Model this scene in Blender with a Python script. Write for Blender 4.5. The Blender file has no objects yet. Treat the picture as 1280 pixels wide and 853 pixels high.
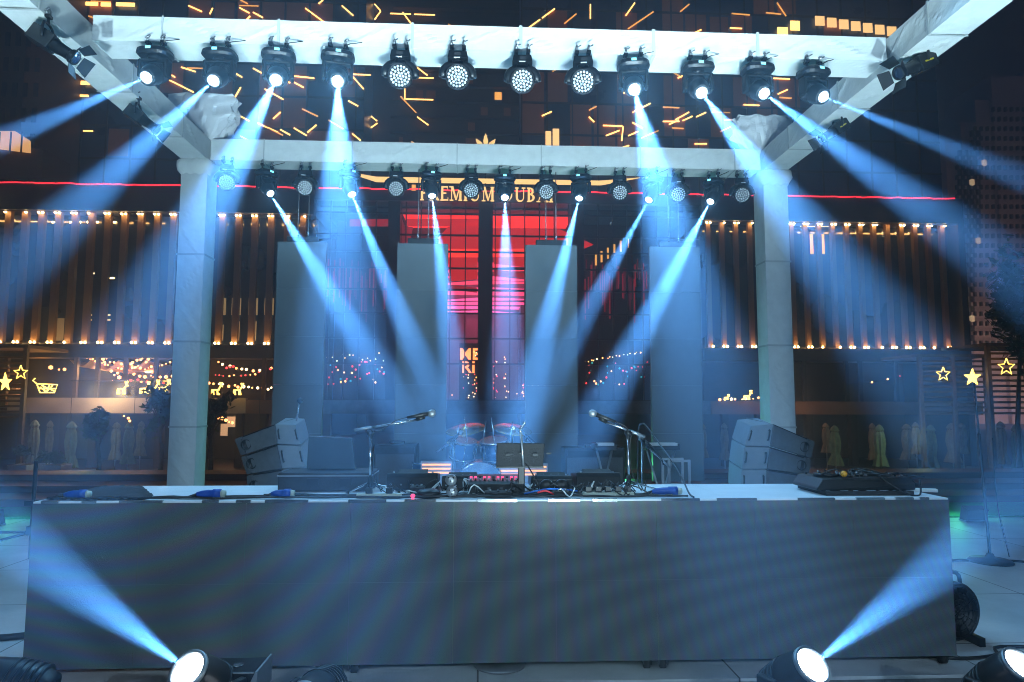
import bpy, bmesh, math, random
from mathutils import Vector, Matrix, Quaternion
rnd = random.Random(7)
R = math.radians
sc = bpy.context.scene
COL = sc.collection

# ------------------------------------------------------------------ camera
CAM_H, YAW, PITCH, ROLL, FPX = 1.68, R(2.7), R(5.1), R(0.14), 853.0
cam = bpy.data.objects.new('camera', bpy.data.cameras.new('camera'))
COL.objects.link(cam)
cam.location = (0, 0, CAM_H)
fwd = Vector((math.sin(YAW)*math.cos(PITCH), math.cos(YAW)*math.cos(PITCH), math.sin(PITCH)))
q = fwd.to_track_quat('-Z', 'Y') @ Quaternion((0, 0, 1), ROLL)
cam.rotation_mode = 'QUATERNION'; cam.rotation_quaternion = q
cam.data.lens = 36.0*FPX/1280; cam.data.sensor_width = 36
cam.data.clip_start = 0.05; cam.data.clip_end = 1000
sc.camera = cam

def P(px, py, Y):
    """world point on the plane y=Y that the photo shows at pixel (px, py)"""
    d = q @ Vector(((px-640)/FPX, -(py-426.5)/FPX, -1))
    t = Y/d.y
    return Vector((d.x*t, Y, CAM_H + d.z*t))

# ------------------------------------------------------------------ world, night
w = bpy.data.worlds.new('World'); sc.world = w; w.use_nodes = True
bg = w.node_tree.nodes['Background']
bg.inputs[0].default_value = (0.12, 0.22, 0.60, 1); bg.inputs[1].default_value = 0.068
sc.view_settings.view_transform = 'Standard'; sc.view_settings.look = 'None'
sc.view_settings.exposure = 0; sc.view_settings.gamma = 1
cy = sc.cycles
cy.max_bounces = 4; cy.diffuse_bounces = 2; cy.glossy_bounces = 2; cy.transmission_bounces = 3
cy.volume_bounces = 0; cy.transparent_max_bounces = 6
cy.caustics_reflective = False; cy.caustics_refractive = False
cy.use_denoising = True
cy.filter_width = 1.0
cy.sample_clamp_indirect = 4

# ------------------------------------------------------------------ stage lamps (each stands in a lamp built below)
BEAM = (0.135, 0.44, 1.0)
def spot(pos, target, power, deg, blend=0.6, col=BEAM, radius=0.035, name='beam'):
    l = bpy.data.lights.new(name, 'SPOT'); l.energy = power; l.color = col
    l.spot_size = R(deg); l.spot_blend = blend; l.shadow_soft_size = radius
    o = bpy.data.objects.new(name, l); COL.objects.link(o)
    o.location = pos; o.rotation_mode = 'QUATERNION'
    o.rotation_quaternion = (Vector(target)-Vector(pos)).to_track_quat('-Z', 'Y')
    return o

YB, YF = 8.85, 5.95          # lens planes of the back and front rows
FLOOR_Y = 3.4
# lens pixel, a pixel further down the beam and that point's distance, power, cone
beams_back = [((338,242),(450,427),7.6,1.0), ((440,243),(510,416),7.8,1.0), ((540,245),(565,440),7.6,.9),
              ((631,247),(634,400),7.3,.45), ((724,248),(680,420),7.7,1.1), ((811,250),(711,433),7.8,.6),
              ((888,252),(790,438),7.6,1.1)]
beams_front = [((183,97),(42,158),4.7,.8), ((267,101),(60,295),4.0,1.0), ((345,100),(280,228),4.1,.9),
               ((422,102),(425,260),4.0,.9), ((793,112),(812,190),4.7,.9), ((877,116),(995,275),4.1,1.1),
               ((955,117),(1098,220),4.4,1.1), ((1029,121),(1230,203),4.5,.9)]
beams_floor = [((235,838),(60,708),2.75,1.0), ((1015,832),(1180,703),2.75,1.0)]

# ------------------------------------------------------------------ materials
def nodes(name):
    m = bpy.data.materials.new(name); m.use_nodes = True
    nt = m.node_tree
    return m, nt, nt.nodes['Principled BSDF']
def pbr(name, c, rough=.6, metal=0, var=.12, scale=6, bump=0, bscale=40, stretch=(1,1,1), spec=.5, rvar=.1):
    m, nt, b = nodes(name); N, L = nt.nodes, nt.links
    b.inputs['Roughness'].default_value = rough; b.inputs['Metallic'].default_value = metal
    b.inputs['Specular IOR Level'].default_value = spec
    b.inputs['Base Color'].default_value = (*c, 1)
    tc = N.new('ShaderNodeTexCoord'); mp = N.new('ShaderNodeMapping'); L.new(tc.outputs['Object'], mp.inputs[0])
    mp.inputs['Scale'].default_value = stretch
    if var:
        n = N.new('ShaderNodeTexNoise'); n.inputs['Scale'].default_value = scale; n.inputs['Detail'].default_value = 5
        L.new(mp.outputs[0], n.inputs['Vector'])
        r = N.new('ShaderNodeValToRGB'); L.new(n.outputs['Fac'], r.inputs[0])
        r.color_ramp.elements[0].position = .3; r.color_ramp.elements[1].position = .7
        r.color_ramp.elements[0].color = (*[x*(1-var) for x in c], 1)
        r.color_ramp.elements[1].color = (*[min(1, x*(1+var)) for x in c], 1)
        L.new(r.outputs[0], b.inputs['Base Color'])
        mr = N.new('ShaderNodeMapRange'); L.new(n.outputs['Fac'], mr.inputs[0])
        mr.inputs[3].default_value = max(.02, rough-rvar); mr.inputs[4].default_value = min(1, rough+rvar)
        L.new(mr.outputs[0], b.inputs['Roughness'])
    if bump:
        n2 = N.new('ShaderNodeTexNoise'); n2.inputs['Scale'].default_value = bscale; n2.inputs['Detail'].default_value = 6
        L.new(mp.outputs[0], n2.inputs['Vector'])
        bp = N.new('ShaderNodeBump'); bp.inputs['Strength'].default_value = bump; bp.inputs['Distance'].default_value = .02
        L.new(n2.outputs['Fac'], bp.inputs['Height']); L.new(bp.outputs[0], b.inputs['Normal'])
    return m
def emi(name, c, s, sampled=False):
    m, nt, b = nodes(name)
    b.inputs['Base Color'].default_value = (*[x*.3 for x in c], 1)
    b.inputs['Emission Color'].default_value = (*c, 1); b.inputs['Emission Strength'].default_value = s
    m.cycles.emission_sampling = 'FRONT' if sampled else 'NONE'
    return m
def clear_glass(name, tint=(.85,.88,.9), k=.03):
    m = bpy.data.materials.new(name); m.use_nodes = True; nt = m.node_tree; nt.nodes.clear(); N, L = nt.nodes, nt.links
    o = N.new('ShaderNodeOutputMaterial'); mx = N.new('ShaderNodeMixShader'); t = N.new('ShaderNodeBsdfTransparent'); g = N.new('ShaderNodeBsdfGlossy')
    t.inputs[0].default_value = (*tint, 1); g.inputs['Roughness'].default_value = .4; mx.inputs[0].default_value = k
    L.new(t.outputs[0], mx.inputs[1]); L.new(g.outputs[0], mx.inputs[2]); L.new(mx.outputs[0], o.inputs[0])
    return m

M = {}
M['cloth'] = pbr('white_truss_cloth', (.80,.84,.83), .8, var=.04, scale=9, bump=.06, bscale=14)
M['bag'] = pbr('plastic_sheet', (.78,.79,.80), .32, var=.12, scale=3, bump=.3, bscale=9)
M['black'] = pbr('black_plastic', (.007,.008,.010), .42, var=.3, scale=9)
M['blackmetal'] = pbr('black_metal', (.016,.017,.02), .35, metal=.4, var=.3, scale=14)
M['matteblack'] = pbr('matt_black', (.02,.021,.024), .75, var=.3, scale=9, bump=.2, bscale=90)
M['chrome'] = pbr('bright_metal', (.62,.64,.66), .22, metal=1, var=.1)
M['steel'] = pbr('grey_steel', (.35,.37,.39), .4, metal=.8, var=.2)
M['wire'] = pbr('steel_wire', (.25,.26,.27), .4, metal=.6, var=0)
M['rubber'] = pbr('rubber', (.015,.015,.016), .8)
M['cable'] = pbr('black_cable', (.012,.012,.014), .5, var=0)
M['blue'] = pbr('blue_connector', (.012,.07,.36), .4, var=.1)
M['bluecable'] = pbr('blue_cable', (.02,.16,.6), .45, var=0)
M['redcable'] = pbr('red_cable', (.6,.02,.03), .45, var=0)
M['ivory'] = pbr('ivory_plastic', (.5,.52,.42), .5, var=.1)
M['desk_top'] = pbr('white_desk_board', (.82,.83,.85), .5, var=.06, scale=5, bump=.15, bscale=60)
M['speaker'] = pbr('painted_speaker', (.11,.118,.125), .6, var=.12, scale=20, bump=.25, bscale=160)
M['speaker_side'] = pbr('lit_speaker_face', (.20,.215,.23), .6, var=.08, scale=14, bump=.2, bscale=160)  # cabinet paint made paler for the face that catches more light
M['grille'] = pbr('speaker_grille', (.07,.075,.08), .6, var=.2, scale=120)
M['lens'] = emi('lit_lens', (.80,.92,1.0), 40)
M['bead'] = pbr('led_bead', (.78,.8,.82), .25, var=.05)
M['display'] = emi('lamp_display', (.25,.8,1.0), 2.0)
M['panel_face'] = pbr('led_wall_face', (.095,.108,.108), .5, var=.08, scale=3)
M['turf'] = pbr('artificial_turf', (.03,.24,.07), .9, var=.3, scale=30, bump=.5, bscale=200)
M['stage'] = pbr('stage_deck', (.12,.125,.13), .6, var=.2, scale=3, bump=.2, bscale=60)
M['ground'] = pbr('plaza_paving', (.06,.05,.05), .6, var=.3, scale=.6)
M['step'] = pbr('red_brown_timber', (.13,.035,.025), .6, var=.3, scale=1.5, stretch=(.3,3,3))
M['bronze'] = pbr('bronze_fin', (.13,.075,.036), .5, var=.2, scale=1.5, stretch=(1,1,.2))
M['fascia'] = pbr('dark_fascia', (.035,.028,.035), .5, var=.2, scale=.3)
M['darkwall'] = pbr('dark_wall', (.05,.035,.03), .6, var=.3, scale=.5)
M['darkglass'] = pbr('dark_glass', (.012,.022,.045), .12, var=.3, scale=.25, spec=.8)
M['beige'] = pbr('beige_stone_band', (.42,.33,.24), .5, var=.1, scale=1)
M['brownband'] = pbr('brown_band', (.22,.12,.07), .55, var=.15, scale=1)
M['mullion'] = pbr('dark_mullion', (.02,.016,.022), .5, var=.1)
M['glass'] = clear_glass('clear_glass')
M['warmlamp'] = emi('warm_lamp', (1,.62,.25), 32)
M['gold'] = emi('gold_strip', (1,.50,.13), 4.2)
M['goldsoft'] = emi('gold_soft', (1,.42,.08), 1.5)
M['brownwin'] = emi('dim_brown_room', (1,.33,.10), .03)
M['litwin'] = emi('lit_window', (1,.58,.22), 1.7)
M['signgold'] = emi('sign_gold', (1,.62,.22), 1.3)
M['redline'] = emi('red_led_rope', (1,.02,.035), 2.6)
M['bulb'] = emi('string_bulb', (1,.36,.10), 6)
M['bulbred'] = emi('red_bulb', (1,.05,.05), 3)
M['bulbcyan'] = emi('cyan_bulb', (.05,.6,.6), 1.2)
M['bulbwhite'] = emi('white_bulb', (1,.7,.35), 5)
M['gold_orn'] = emi('gold_ornament', (1,.62,.10), 5)
M['parasol'] = pbr('green_parasol_cloth', (.20,.27,.16), .8, var=.2, scale=4)
M['parasol_tan'] = pbr('tan_parasol_cloth', (.26,.20,.13), .8, var=.2, scale=4)
M['louvre'] = pbr('timber_louvre', (.12,.07,.04), .6, var=.2)
M['white'] = pbr('white_paint', (.7,.7,.68), .5, var=.05)
M['leaf'] = pbr('leaf', (.055,.09,.03), .6, var=.35, scale=2)
M['bark'] = pbr('bark', (.10,.07,.05), .85, var=.3, scale=8)
M['drumblue'] = pbr('blue_drum_shell', (.03,.08,.16), .25, var=.1)
M['drumhead'] = pbr('drum_head', (.03,.055,.085), .5, var=.08)
M['brass'] = pbr('cymbal_brass', (.75,.5,.2), .25, metal=1, var=.1)
M['amber'] = emi('amber_glow', (1,.40,.14), 1.6)
M['pinkknob'] = emi('pink_button', (1,.08,.22), 1.5)
M['orangeball'] = pbr('orange_ball', (.85,.33,.02), .4, var=.05)

# LED desk face: pixel pitch of red, green and blue dots set in a dark mask
def led_face():
    m, nt, b = nodes('led_pixel_face'); N, L = nt.nodes, nt.links
    tc = N.new('ShaderNodeTexCoord'); sx = N.new('ShaderNodeSeparateXYZ'); L.new(tc.outputs['Object'], sx.inputs[0])
    def mth(op, a, bv=None):
        n = N.new('ShaderNodeMath'); n.operation = op
        for i, v in enumerate((a, bv)):
            if v is None: continue
            if isinstance(v, (int, float)): n.inputs[i].default_value = v
            else: L.new(v, n.inputs[i])
        return n.outputs[0]
    def wave(src, pitch, ph):
        return mth('POWER', mth('MULTIPLY_ADD' if False else 'ABSOLUTE', mth('SINE', mth('ADD', mth('MULTIPLY', src, math.pi/pitch), ph))), 4.0)
    pit = .0059
    col = N.new('ShaderNodeCombineColor')
    vz = wave(sx.outputs['Z'], pit, .4)
    for i, ph in enumerate((0, 2.1, 4.2)):
        v = mth('MULTIPLY', wave(sx.outputs['X'], pit, ph/2), vz)
        base, amp = ((.030,.50),(.052,.46),(.056,.54))[i]
        L.new(mth('ADD', mth('MULTIPLY', v, amp), base), col.inputs[i])
    L.new(col.outputs[0], b.inputs['Base Color'])
    b.inputs['Roughness'].default_value = .42
    n2 = N.new('ShaderNodeTexNoise'); n2.inputs['Scale'].default_value = 220; n2.inputs['Detail'].default_value = 2
    L.new(tc.outputs['Object'], n2.inputs['Vector'])
    bp = N.new('ShaderNodeBump'); bp.inputs['Strength'].default_value = .55; bp.inputs['Distance'].default_value = .004
    L.new(n2.outputs['Fac'], bp.inputs['Height']); L.new(bp.outputs[0], b.inputs['Normal'])
    return m
M['led'] = led_face()

def floor_mat():
    m, nt, b = nodes('pale_floor_tiles'); N, L = nt.nodes, nt.links
    tc = N.new('ShaderNodeTexCoord'); br = N.new('ShaderNodeTexBrick'); L.new(tc.outputs['Object'], br.inputs['Vector'])
    br.offset = 0; br.inputs['Scale'].default_value = 1; br.inputs['Brick Width'].default_value = 1.6; br.inputs['Row Height'].default_value = 1.2
    br.inputs['Mortar Size'].default_value = .006
    br.inputs['Color1'].default_value = (.58,.59,.60,1); br.inputs['Color2'].default_value = (.64,.645,.65,1); br.inputs['Mortar'].default_value = (.12,.12,.12,1)
    n = N.new('ShaderNodeTexNoise'); n.inputs['Scale'].default_value = 2.5; n.inputs['Detail'].default_value = 8; n.inputs['Roughness'].default_value = .7
    L.new(tc.outputs['Object'], n.inputs['Vector'])
    mx = N.new('ShaderNodeMix'); mx.data_type = 'RGBA'; mx.blend_type = 'MULTIPLY'; mx.inputs[0].default_value = 1
    r = N.new('ShaderNodeMapRange'); L.new(n.outputs['Fac'], r.inputs[0]); r.inputs[3].default_value = .7; r.inputs[4].default_value = 1.2
    L.new(br.outputs['Color'], mx.inputs[6]); L.new(r.outputs[0], mx.inputs[7]); L.new(mx.outputs[2], b.inputs['Base Color'])
    b.inputs['Roughness'].default_value = .5
    return m
M['floor'] = floor_mat()

# ------------------------------------------------------------------ mesh builder
class MB:
    def __init__(s): s.v, s.f, s.m, s.mats, s.sm = [], [], [], [], []
    def mi(s, m):
        if m not in s.mats: s.mats.append(m)
        return s.mats.index(m)
    def add(s, vs, fs, m, smooth=False):
        o = len(s.v); s.v += [tuple(v) for v in vs]; k = s.mi(m)
        for f in fs: s.f.append([o+i for i in f]); s.m.append(k); s.sm.append(smooth)
        return s
    def box(s, c, d, m, rot=None, taper=1.0):
        vs = []
        for z in (-.5, .5):
            t = taper if z > 0 else 1
            for x, y in ((-.5,-.5),(.5,-.5),(.5,.5),(-.5,.5)):
                p = Vector((x*d[0]*t, y*d[1]*t, z*d[2]))
                if rot is not None: p = rot @ p
                vs.append(Vector(c)+p)
        return s.add(vs, [(3,2,1,0),(4,5,6,7),(0,1,5,4),(1,2,6,5),(2,3,7,6),(3,0,4,7)], m)
    def bb(s, lo, hi, m):
        return s.box([(lo[i]+hi[i])/2 for i in range(3)], [hi[i]-lo[i] for i in range(3)], m)
    def rings(s, pts, rad, m, n=12, caps=True, smooth=True, flat=1.0, up=None):
        pts = [Vector(p) for p in pts]; rad = rad if isinstance(rad, (list, tuple)) else [rad]*len(pts)
        vs = []; fs = []; pu = None
        for i, p in enumerate(pts):
            d = (pts[min(i+1, len(pts)-1)] - pts[max(i-1, 0)])
            if d.length < 1e-9: d = Vector((0,0,1))
            d.normalize()
            if pu is None: u = (Vector(up) if up else (Vector((0,0,1)) if abs(d.z) < .9 else Vector((1,0,0))))
            else: u = pu
            a = d.cross(u)
            if a.length < 1e-6: a = d.cross(Vector((0,1,0)))
            a.normalize(); b = a.cross(d).normalized(); pu = b
            for k in range(n):
                t = 2*math.pi*k/n
                vs.append(p + a*math.cos(t)*rad[i] + b*math.sin(t)*rad[i]*flat)
        for i in range(len(pts)-1):
            for k in range(n):
                k2 = (k+1) % n
                fs.append((i*n+k, i*n+k2, (i+1)*n+k2, (i+1)*n+k))
        if caps: fs += [tuple(reversed(range(n))), tuple((len(pts)-1)*n+k for k in range(n))]
        return s.add(vs, fs, m, smooth)
    def cyl(s, a, b, r, m, n=12, r2=None, **k):
        return s.rings([a, b], [r, r if r2 is None else r2], m, n, **k)
    def lathe(s, o, ax, prof, m, n=20, smooth=True):
        """profile of (distance along ax, radius)"""
        ax = Vector(ax).normalized(); o = Vector(o)
        u = Vector((0,0,1)) if abs(ax.z) < .9 else Vector((1,0,0))
        a = ax.cross(u).normalized(); b = a.cross(ax)
        vs = []; fs = []
        for h, r in prof:
            for k in range(n):
                t = 2*math.pi*k/n; vs.append(o + ax*h + (a*math.cos(t) + b*math.sin(t))*r)
        for i in range(len(prof)-1):
            for k in range(n):
                k2 = (k+1) % n; fs.append((i*n+k, i*n+k2, (i+1)*n+k2, (i+1)*n+k))
        fs += [tuple(reversed(range(n))), tuple((len(prof)-1)*n+k for k in range(n))]
        return s.add(vs, fs, m, smooth)
    def ball(s, c, r, m, n=8):
        return s.lathe(Vector(c)-Vector((0,0,r)), (0,0,1), [(r-r*math.cos(math.pi*i/n), max(r*math.sin(math.pi*i/n), r*.02)) for i in range(n+1)], m, n*2)
    def tube(s, pts, r, m, n=6, sub=4):
        """smooth cable through points"""
        P_ = [Vector(p) for p in pts]; out = []
        for i in range(len(P_)-1):
            p0 = P_[max(i-1,0)]; p1 = P_[i]; p2 = P_[i+1]; p3 = P_[min(i+2,len(P_)-1)]
            for k in range(sub):
                t = k/sub
                out.append(.5*((2*p1)+(p2-p0)*t+(2*p0-5*p1+4*p2-p3)*t*t+(3*p1-p0-3*p2+p3)*t**3))
        out.append(P_[-1])
        return s.rings(out, r, m, n)
    def poly(s, pts, d, m):
        """extrude polygon pts by vector d"""
        n = len(pts); d = Vector(d); vs = [Vector(p) for p in pts] + [Vector(p)+d for p in pts]
        fs = [tuple(reversed(range(n))), tuple(range(n, 2*n))] + [(i, (i+1) % n, n+(i+1) % n, n+i) for i in range(n)]
        return s.add(vs, fs, m)
    def build(s, name, parent=None, bevel=0, kind=None, seg=2):
        me = bpy.data.meshes.new(name); me.from_pydata(s.v, [], s.f)
        for m in s.mats: me.materials.append(m)
        me.polygons.foreach_set('material_index', s.m); me.polygons.foreach_set('use_smooth', s.sm)
        bm = bmesh.new(); bm.from_mesh(me); bmesh.ops.recalc_face_normals(bm, faces=bm.faces); bm.to_mesh(me); bm.free()
        me.update()
        o = bpy.data.objects.new(name, me); COL.objects.link(o)
        if parent is not None:
            o.parent = parent
            if parent.type == 'EMPTY' or parent.type == 'MESH':
                o.matrix_parent_inverse = (root_matrix(parent)).inverted()
        if bevel:
            b = o.modifiers.new('bevel', 'BEVEL'); b.width = bevel; b.segments = seg; b.limit_method = 'ANGLE'; b.angle_limit = R(40)
        if kind: o['kind'] = kind
        return o
def root_matrix(o):
    """world matrix of an object whose transforms are all translations/rotations set here"""
    m = o.matrix_basis
    if o.parent: m = root_matrix(o.parent) @ o.matrix_parent_inverse @ m
    return m
def tag(o, label, cat, group=None):
    o['label'] = label; o['category'] = cat
    if group: o['group'] = group
    return o
def thing(name, loc, label, cat, group=None):
    o = bpy.data.objects.new(name, None); o.empty_display_size = .1; COL.objects.link(o); o.location = loc
    return tag(o, label, cat, group)
def copy_tree(o, parent=None):
    c = o.copy(); COL.objects.link(c); c.parent = parent
    for ch in list(o.children): copy_tree(ch, c)
    return c
ORD = ['first','second','third','fourth','fifth','sixth','seventh','eighth','ninth','tenth','eleventh','twelfth','thirteenth','fourteenth',
       'fifteenth','sixteenth','seventeenth','eighteenth','nineteenth','twentieth','twenty-first','twenty-second','twenty-third','twenty-fourth']

# ================================================================== THE SETTING
MB().bb((-14,4.27,-.022),(14,11.4,0),M['floor']).build('stage_floor', kind='structure', bevel=.004)
MB().bb((-14,-9,-.45),(14,4.286,-.16),pbr('grey_front_deck',(.10,.105,.11),.75,var=.2,scale=8,bump=.4,bscale=140)).build('front_deck', kind='structure')
MB().bb((-14,4.30,-2.3),(14,11.3,-.024),pbr('grey_carpet_riser',(.13,.14,.15),.85,var=.2,scale=12,bump=.5,bscale=150)).build('floor_plinth', kind='structure')
MB().add([(-112,11.3,-2.1),(162,11.3,-2.1),(162,168,-2.1),(-112,168,-2.1)],[(0,1,2,3)],M['ground']).build('plaza_ground', kind='structure')
st = MB()
for i in range(5): st.bb((-34,19+i*1.5,-2.1),(34,20.5+i*1.5,-2.0+(.22*(i+1))*1.0),M['step'])
for i in range(3): st.bb((-34,27.5+i*1.2,-2.1),(34,28.7+i*1.2,-1.15-.28*i),M['step'])
st.build('plaza_steps', kind='structure')
MB().bb((-14,10.2,.004),(-4.6,11.2,.03),M['turf']).build('turf_strip', kind='structure')
MB().bb((5.0,9.9,.004),(14,11.2,.03),M['turf']).build('turf_strip', kind='structure')

# ------------------------------------------------------------------ truss frame wrapped in white cloth
XL, XR, ZB, ZT, HW = -3.80, 4.06, 4.88, 5.17, .17
def wrapped(a, b, w_, h_, zig=True, seedv=0):
    """a box section between a and b covered in cloth that pulls over the lattice inside"""
    a, b = Vector(a), Vector(b); d = (b-a); L_ = d.length; d.normalize()
    up = Vector((0,0,1)) if abs(d.z) < .5 else Vector((0,1,0))
    s_ = d.cross(up).normalized(); n = max(8, int(L_/.045)); k = 8
    vs = []; fs = []; rr = random.Random(seedv)
    ph = [rr.uniform(0, 6) for _ in range(8)]
    for i in range(n+1):
        t = L_*i/n
        ring = []
        for side in range(4):
            for j in range(k):
                u = j/k
                x, y = [(-1+2*u, -1), (1, -1+2*u), (1-2*u, 1), (-1, 1-2*u)][side]
                zz = abs(((t/.5+(.5 if side % 2 else 0)) % 2) - 1)   # brace position across the face
                ridge = math.exp(-((u-zz)/.09)**2)*.006 if zig else 0
                belly = -.005*math.sin(math.pi*u) if zig else 0
                nz = .0016*math.sin(t*9+ph[side]+u*5)+.0010*math.sin(t*23+ph[side+4]-u*9)+.0006*math.sin(t*47+ph[side]+u*9)
                edge = min(1, 4*min(u, 1-u)); ridge *= edge; nz *= edge
                off = 1+(ridge+belly+nz)/(w_/2)
                ring.append(a + d*t + s_*x*w_/2*(off if abs(x) == 1 else 1) + up*y*h_/2*(off if abs(y) == 1 else 1))
        vs += ring
    K = 4*k
    for i in range(n):
        for j in range(K):
            j2 = (j+1) % K; fs.append((i*K+j, i*K+j2, (i+1)*K+j2, (i+1)*K+j))
    fs += [tuple(reversed(range(K))), tuple(n*K+j for j in range(K))]
    return vs, fs
tr = thing('stage_truss', (0, 9.17, 0), 'tall white cloth wrapped truss frame on four square columns over the desk', 'stage truss')
zc = (ZB+ZT)/2; hh = ZT-ZB
def beam(name, a, b, w_=.34, h_=None, sd=0):
    vs, fs = wrapped(a, b, w_, h_ or hh, True, sd)
    return MB().add(vs, fs, M['cloth']).build(name, tr)
beam('crossbeam', (XL+HW+.03,9.18,zc), (XR-HW-.03,9.18,zc), .34, None, 1)
beam('crossbeam', (-3.52,6.24,5.045), (3.86,6.24,5.045), .34, .235, 2)
beam('side_beam', (XL,1.5,zc), (XL,9.345,zc), .34, None, 3)
beam('side_beam', (XR,1.5,zc), (XR,9.345,zc), .34, None, 4)
for x in (XL, XR):
    for y in (9.18, 1.8):
        c = beam('column', (x,y,0), (x,y,ZB-.16), .34, .34, int(x*10+y))
        cp = MB()
        n = 40
        prof = [(ZB-.20,.185),(ZB-.15,.215),(ZB-.09,.235),(ZB-.02,.23),(ZB+.01,.20)]
        vs = []; fs = []
        for z, r in prof:
            for k in range(n):
                t = 2*math.pi*k/n+.001; m_ = max(abs(math.cos(t)), abs(math.sin(t)))
                rr = r/m_*(1+.035*math.sin(k*2.9+z*40)+.02*math.sin(k*5.3)); rr = min(rr, r*1.3)
                vs.append((x+rr*math.cos(t), y+rr*math.sin(t), z+.012*math.sin(k*1.7)))
        for i in range(len(prof)-1):
            for k in range(n): k2 = (k+1) % n; fs.append((i*n+k, i*n+k2, (i+1)*n+k2, (i+1)*n+k))
        cp.add(vs, fs, M['cloth'], True).build('gathered_cloth', c)
        MB().bb((x-.3,y-.3,0.002),(x+.3,y+.3,.02),M['steel']).build('base_plate', c, bevel=.003)

seamm = pbr('cloth_seam', (.58,.62,.62), .8, var=.05)
for (x0_, x1_, y_, zc_, hh_, st_) in ((XL+.9,XR-.3,9.18,zc,hh,1.27),(-2.9,3.6,6.24,5.045,.235,1.13)):
    x_ = x0_
    while x_ < x1_:
        m = MB(); t_ = .004; z0_, z1_ = zc_-hh_/2-.009, zc_+hh_/2+.009; y0_, y1_ = y_-.179, y_+.179; w_ = .011+.004*math.sin(x_*5)
        m.bb((x_-w_,y0_-t_,z0_),(x_+w_,y0_,z1_),seamm); m.bb((x_-w_,y0_,z0_-t_),(x_+w_,y1_,z0_),seamm); m.build('seam_band', tr); x_ += st_*(1+.12*math.sin(x_*3))
for x_ in (XL, XR):
    for y_ in (4.6, 5.5, 7.0, 8.2):
        m = MB(); m.bb((x_-.179,y_-.012,ZB-.013),(x_+.179,y_+.012,ZB-.009),seamm); s_ = .179 if x_ < 0 else -.179; m.bb((x_+min(s_,s_*1.02),y_-.012,ZB-.009),(x_+max(s_,s_*1.02),y_+.012,ZT+.009),seamm); m.build('seam_band', tr)
    for z_ in (1.35, 2.45, 3.6):
        m = MB(); m.bb((x_-.181,9.18-.181,z_-.012),(x_+.181,9.18-.178,z_+.012),seamm); s_ = .178 if x_ < 0 else -.178; m.bb((x_+min(s_,s_*1.018),9.18-.178,z_-.012),(x_+max(s_,s_*1.018),9.35,z_+.012),seamm); m.build('seam_band', tr)

# plastic wrapped hoist motors standing on the corners
def hoist(cx, cy_, w_, h_, dz, label, seedv):
    rr = random.Random(seedv); n = 48; rows = 22
    vs = []; fs = []
    for i in range(rows+1):
        t = i/rows; z = ZT-.02+h_*t
        wv = .36+.64*min(1, max(0, (t*1.9))**.6) if t < .52 else 1.0
        for k in range(n):
            a = 2*math.pi*k/n; c, s_ = math.cos(a), math.sin(a); m_ = max(abs(c), abs(s_))
            fold = 1+.05*math.sin(k*2.6+t*7+seedv)+.045*math.sin(k*1.9-t*13)+.035*math.sin(k*5.7+t*23)
            if i == rows: fold = 1
            vs.append((cx+c/m_*w_/2*wv*fold+dz*t, cy_+s_/m_*.15*wv*fold, z+.015*math.sin(k*1.3+seedv)))
    for i in range(rows):
        for k in range(n): k2 = (k+1) % n; fs.append((i*n+k, i*n+k2, (i+1)*n+k2, (i+1)*n+k))
    fs += [tuple(reversed(range(n))), tuple(rows*n+k for k in range(n))]
    o = MB().add(vs, fs, M['bag'], False).build('wrapped_hoist')
    return tag(o, label, 'covered hoist', 'plastic wrapped hoists on the truss corners')
hoist(P(252,150,9.1).x, 9.12, .84, .62, .02, 'crumpled plastic bundle on top of the left column corner', 3)
hoist(P(955,150,9.1).x, 9.12, .74, .50, -.04, 'pleated plastic bundle on top of the right column corner', 8)

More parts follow.
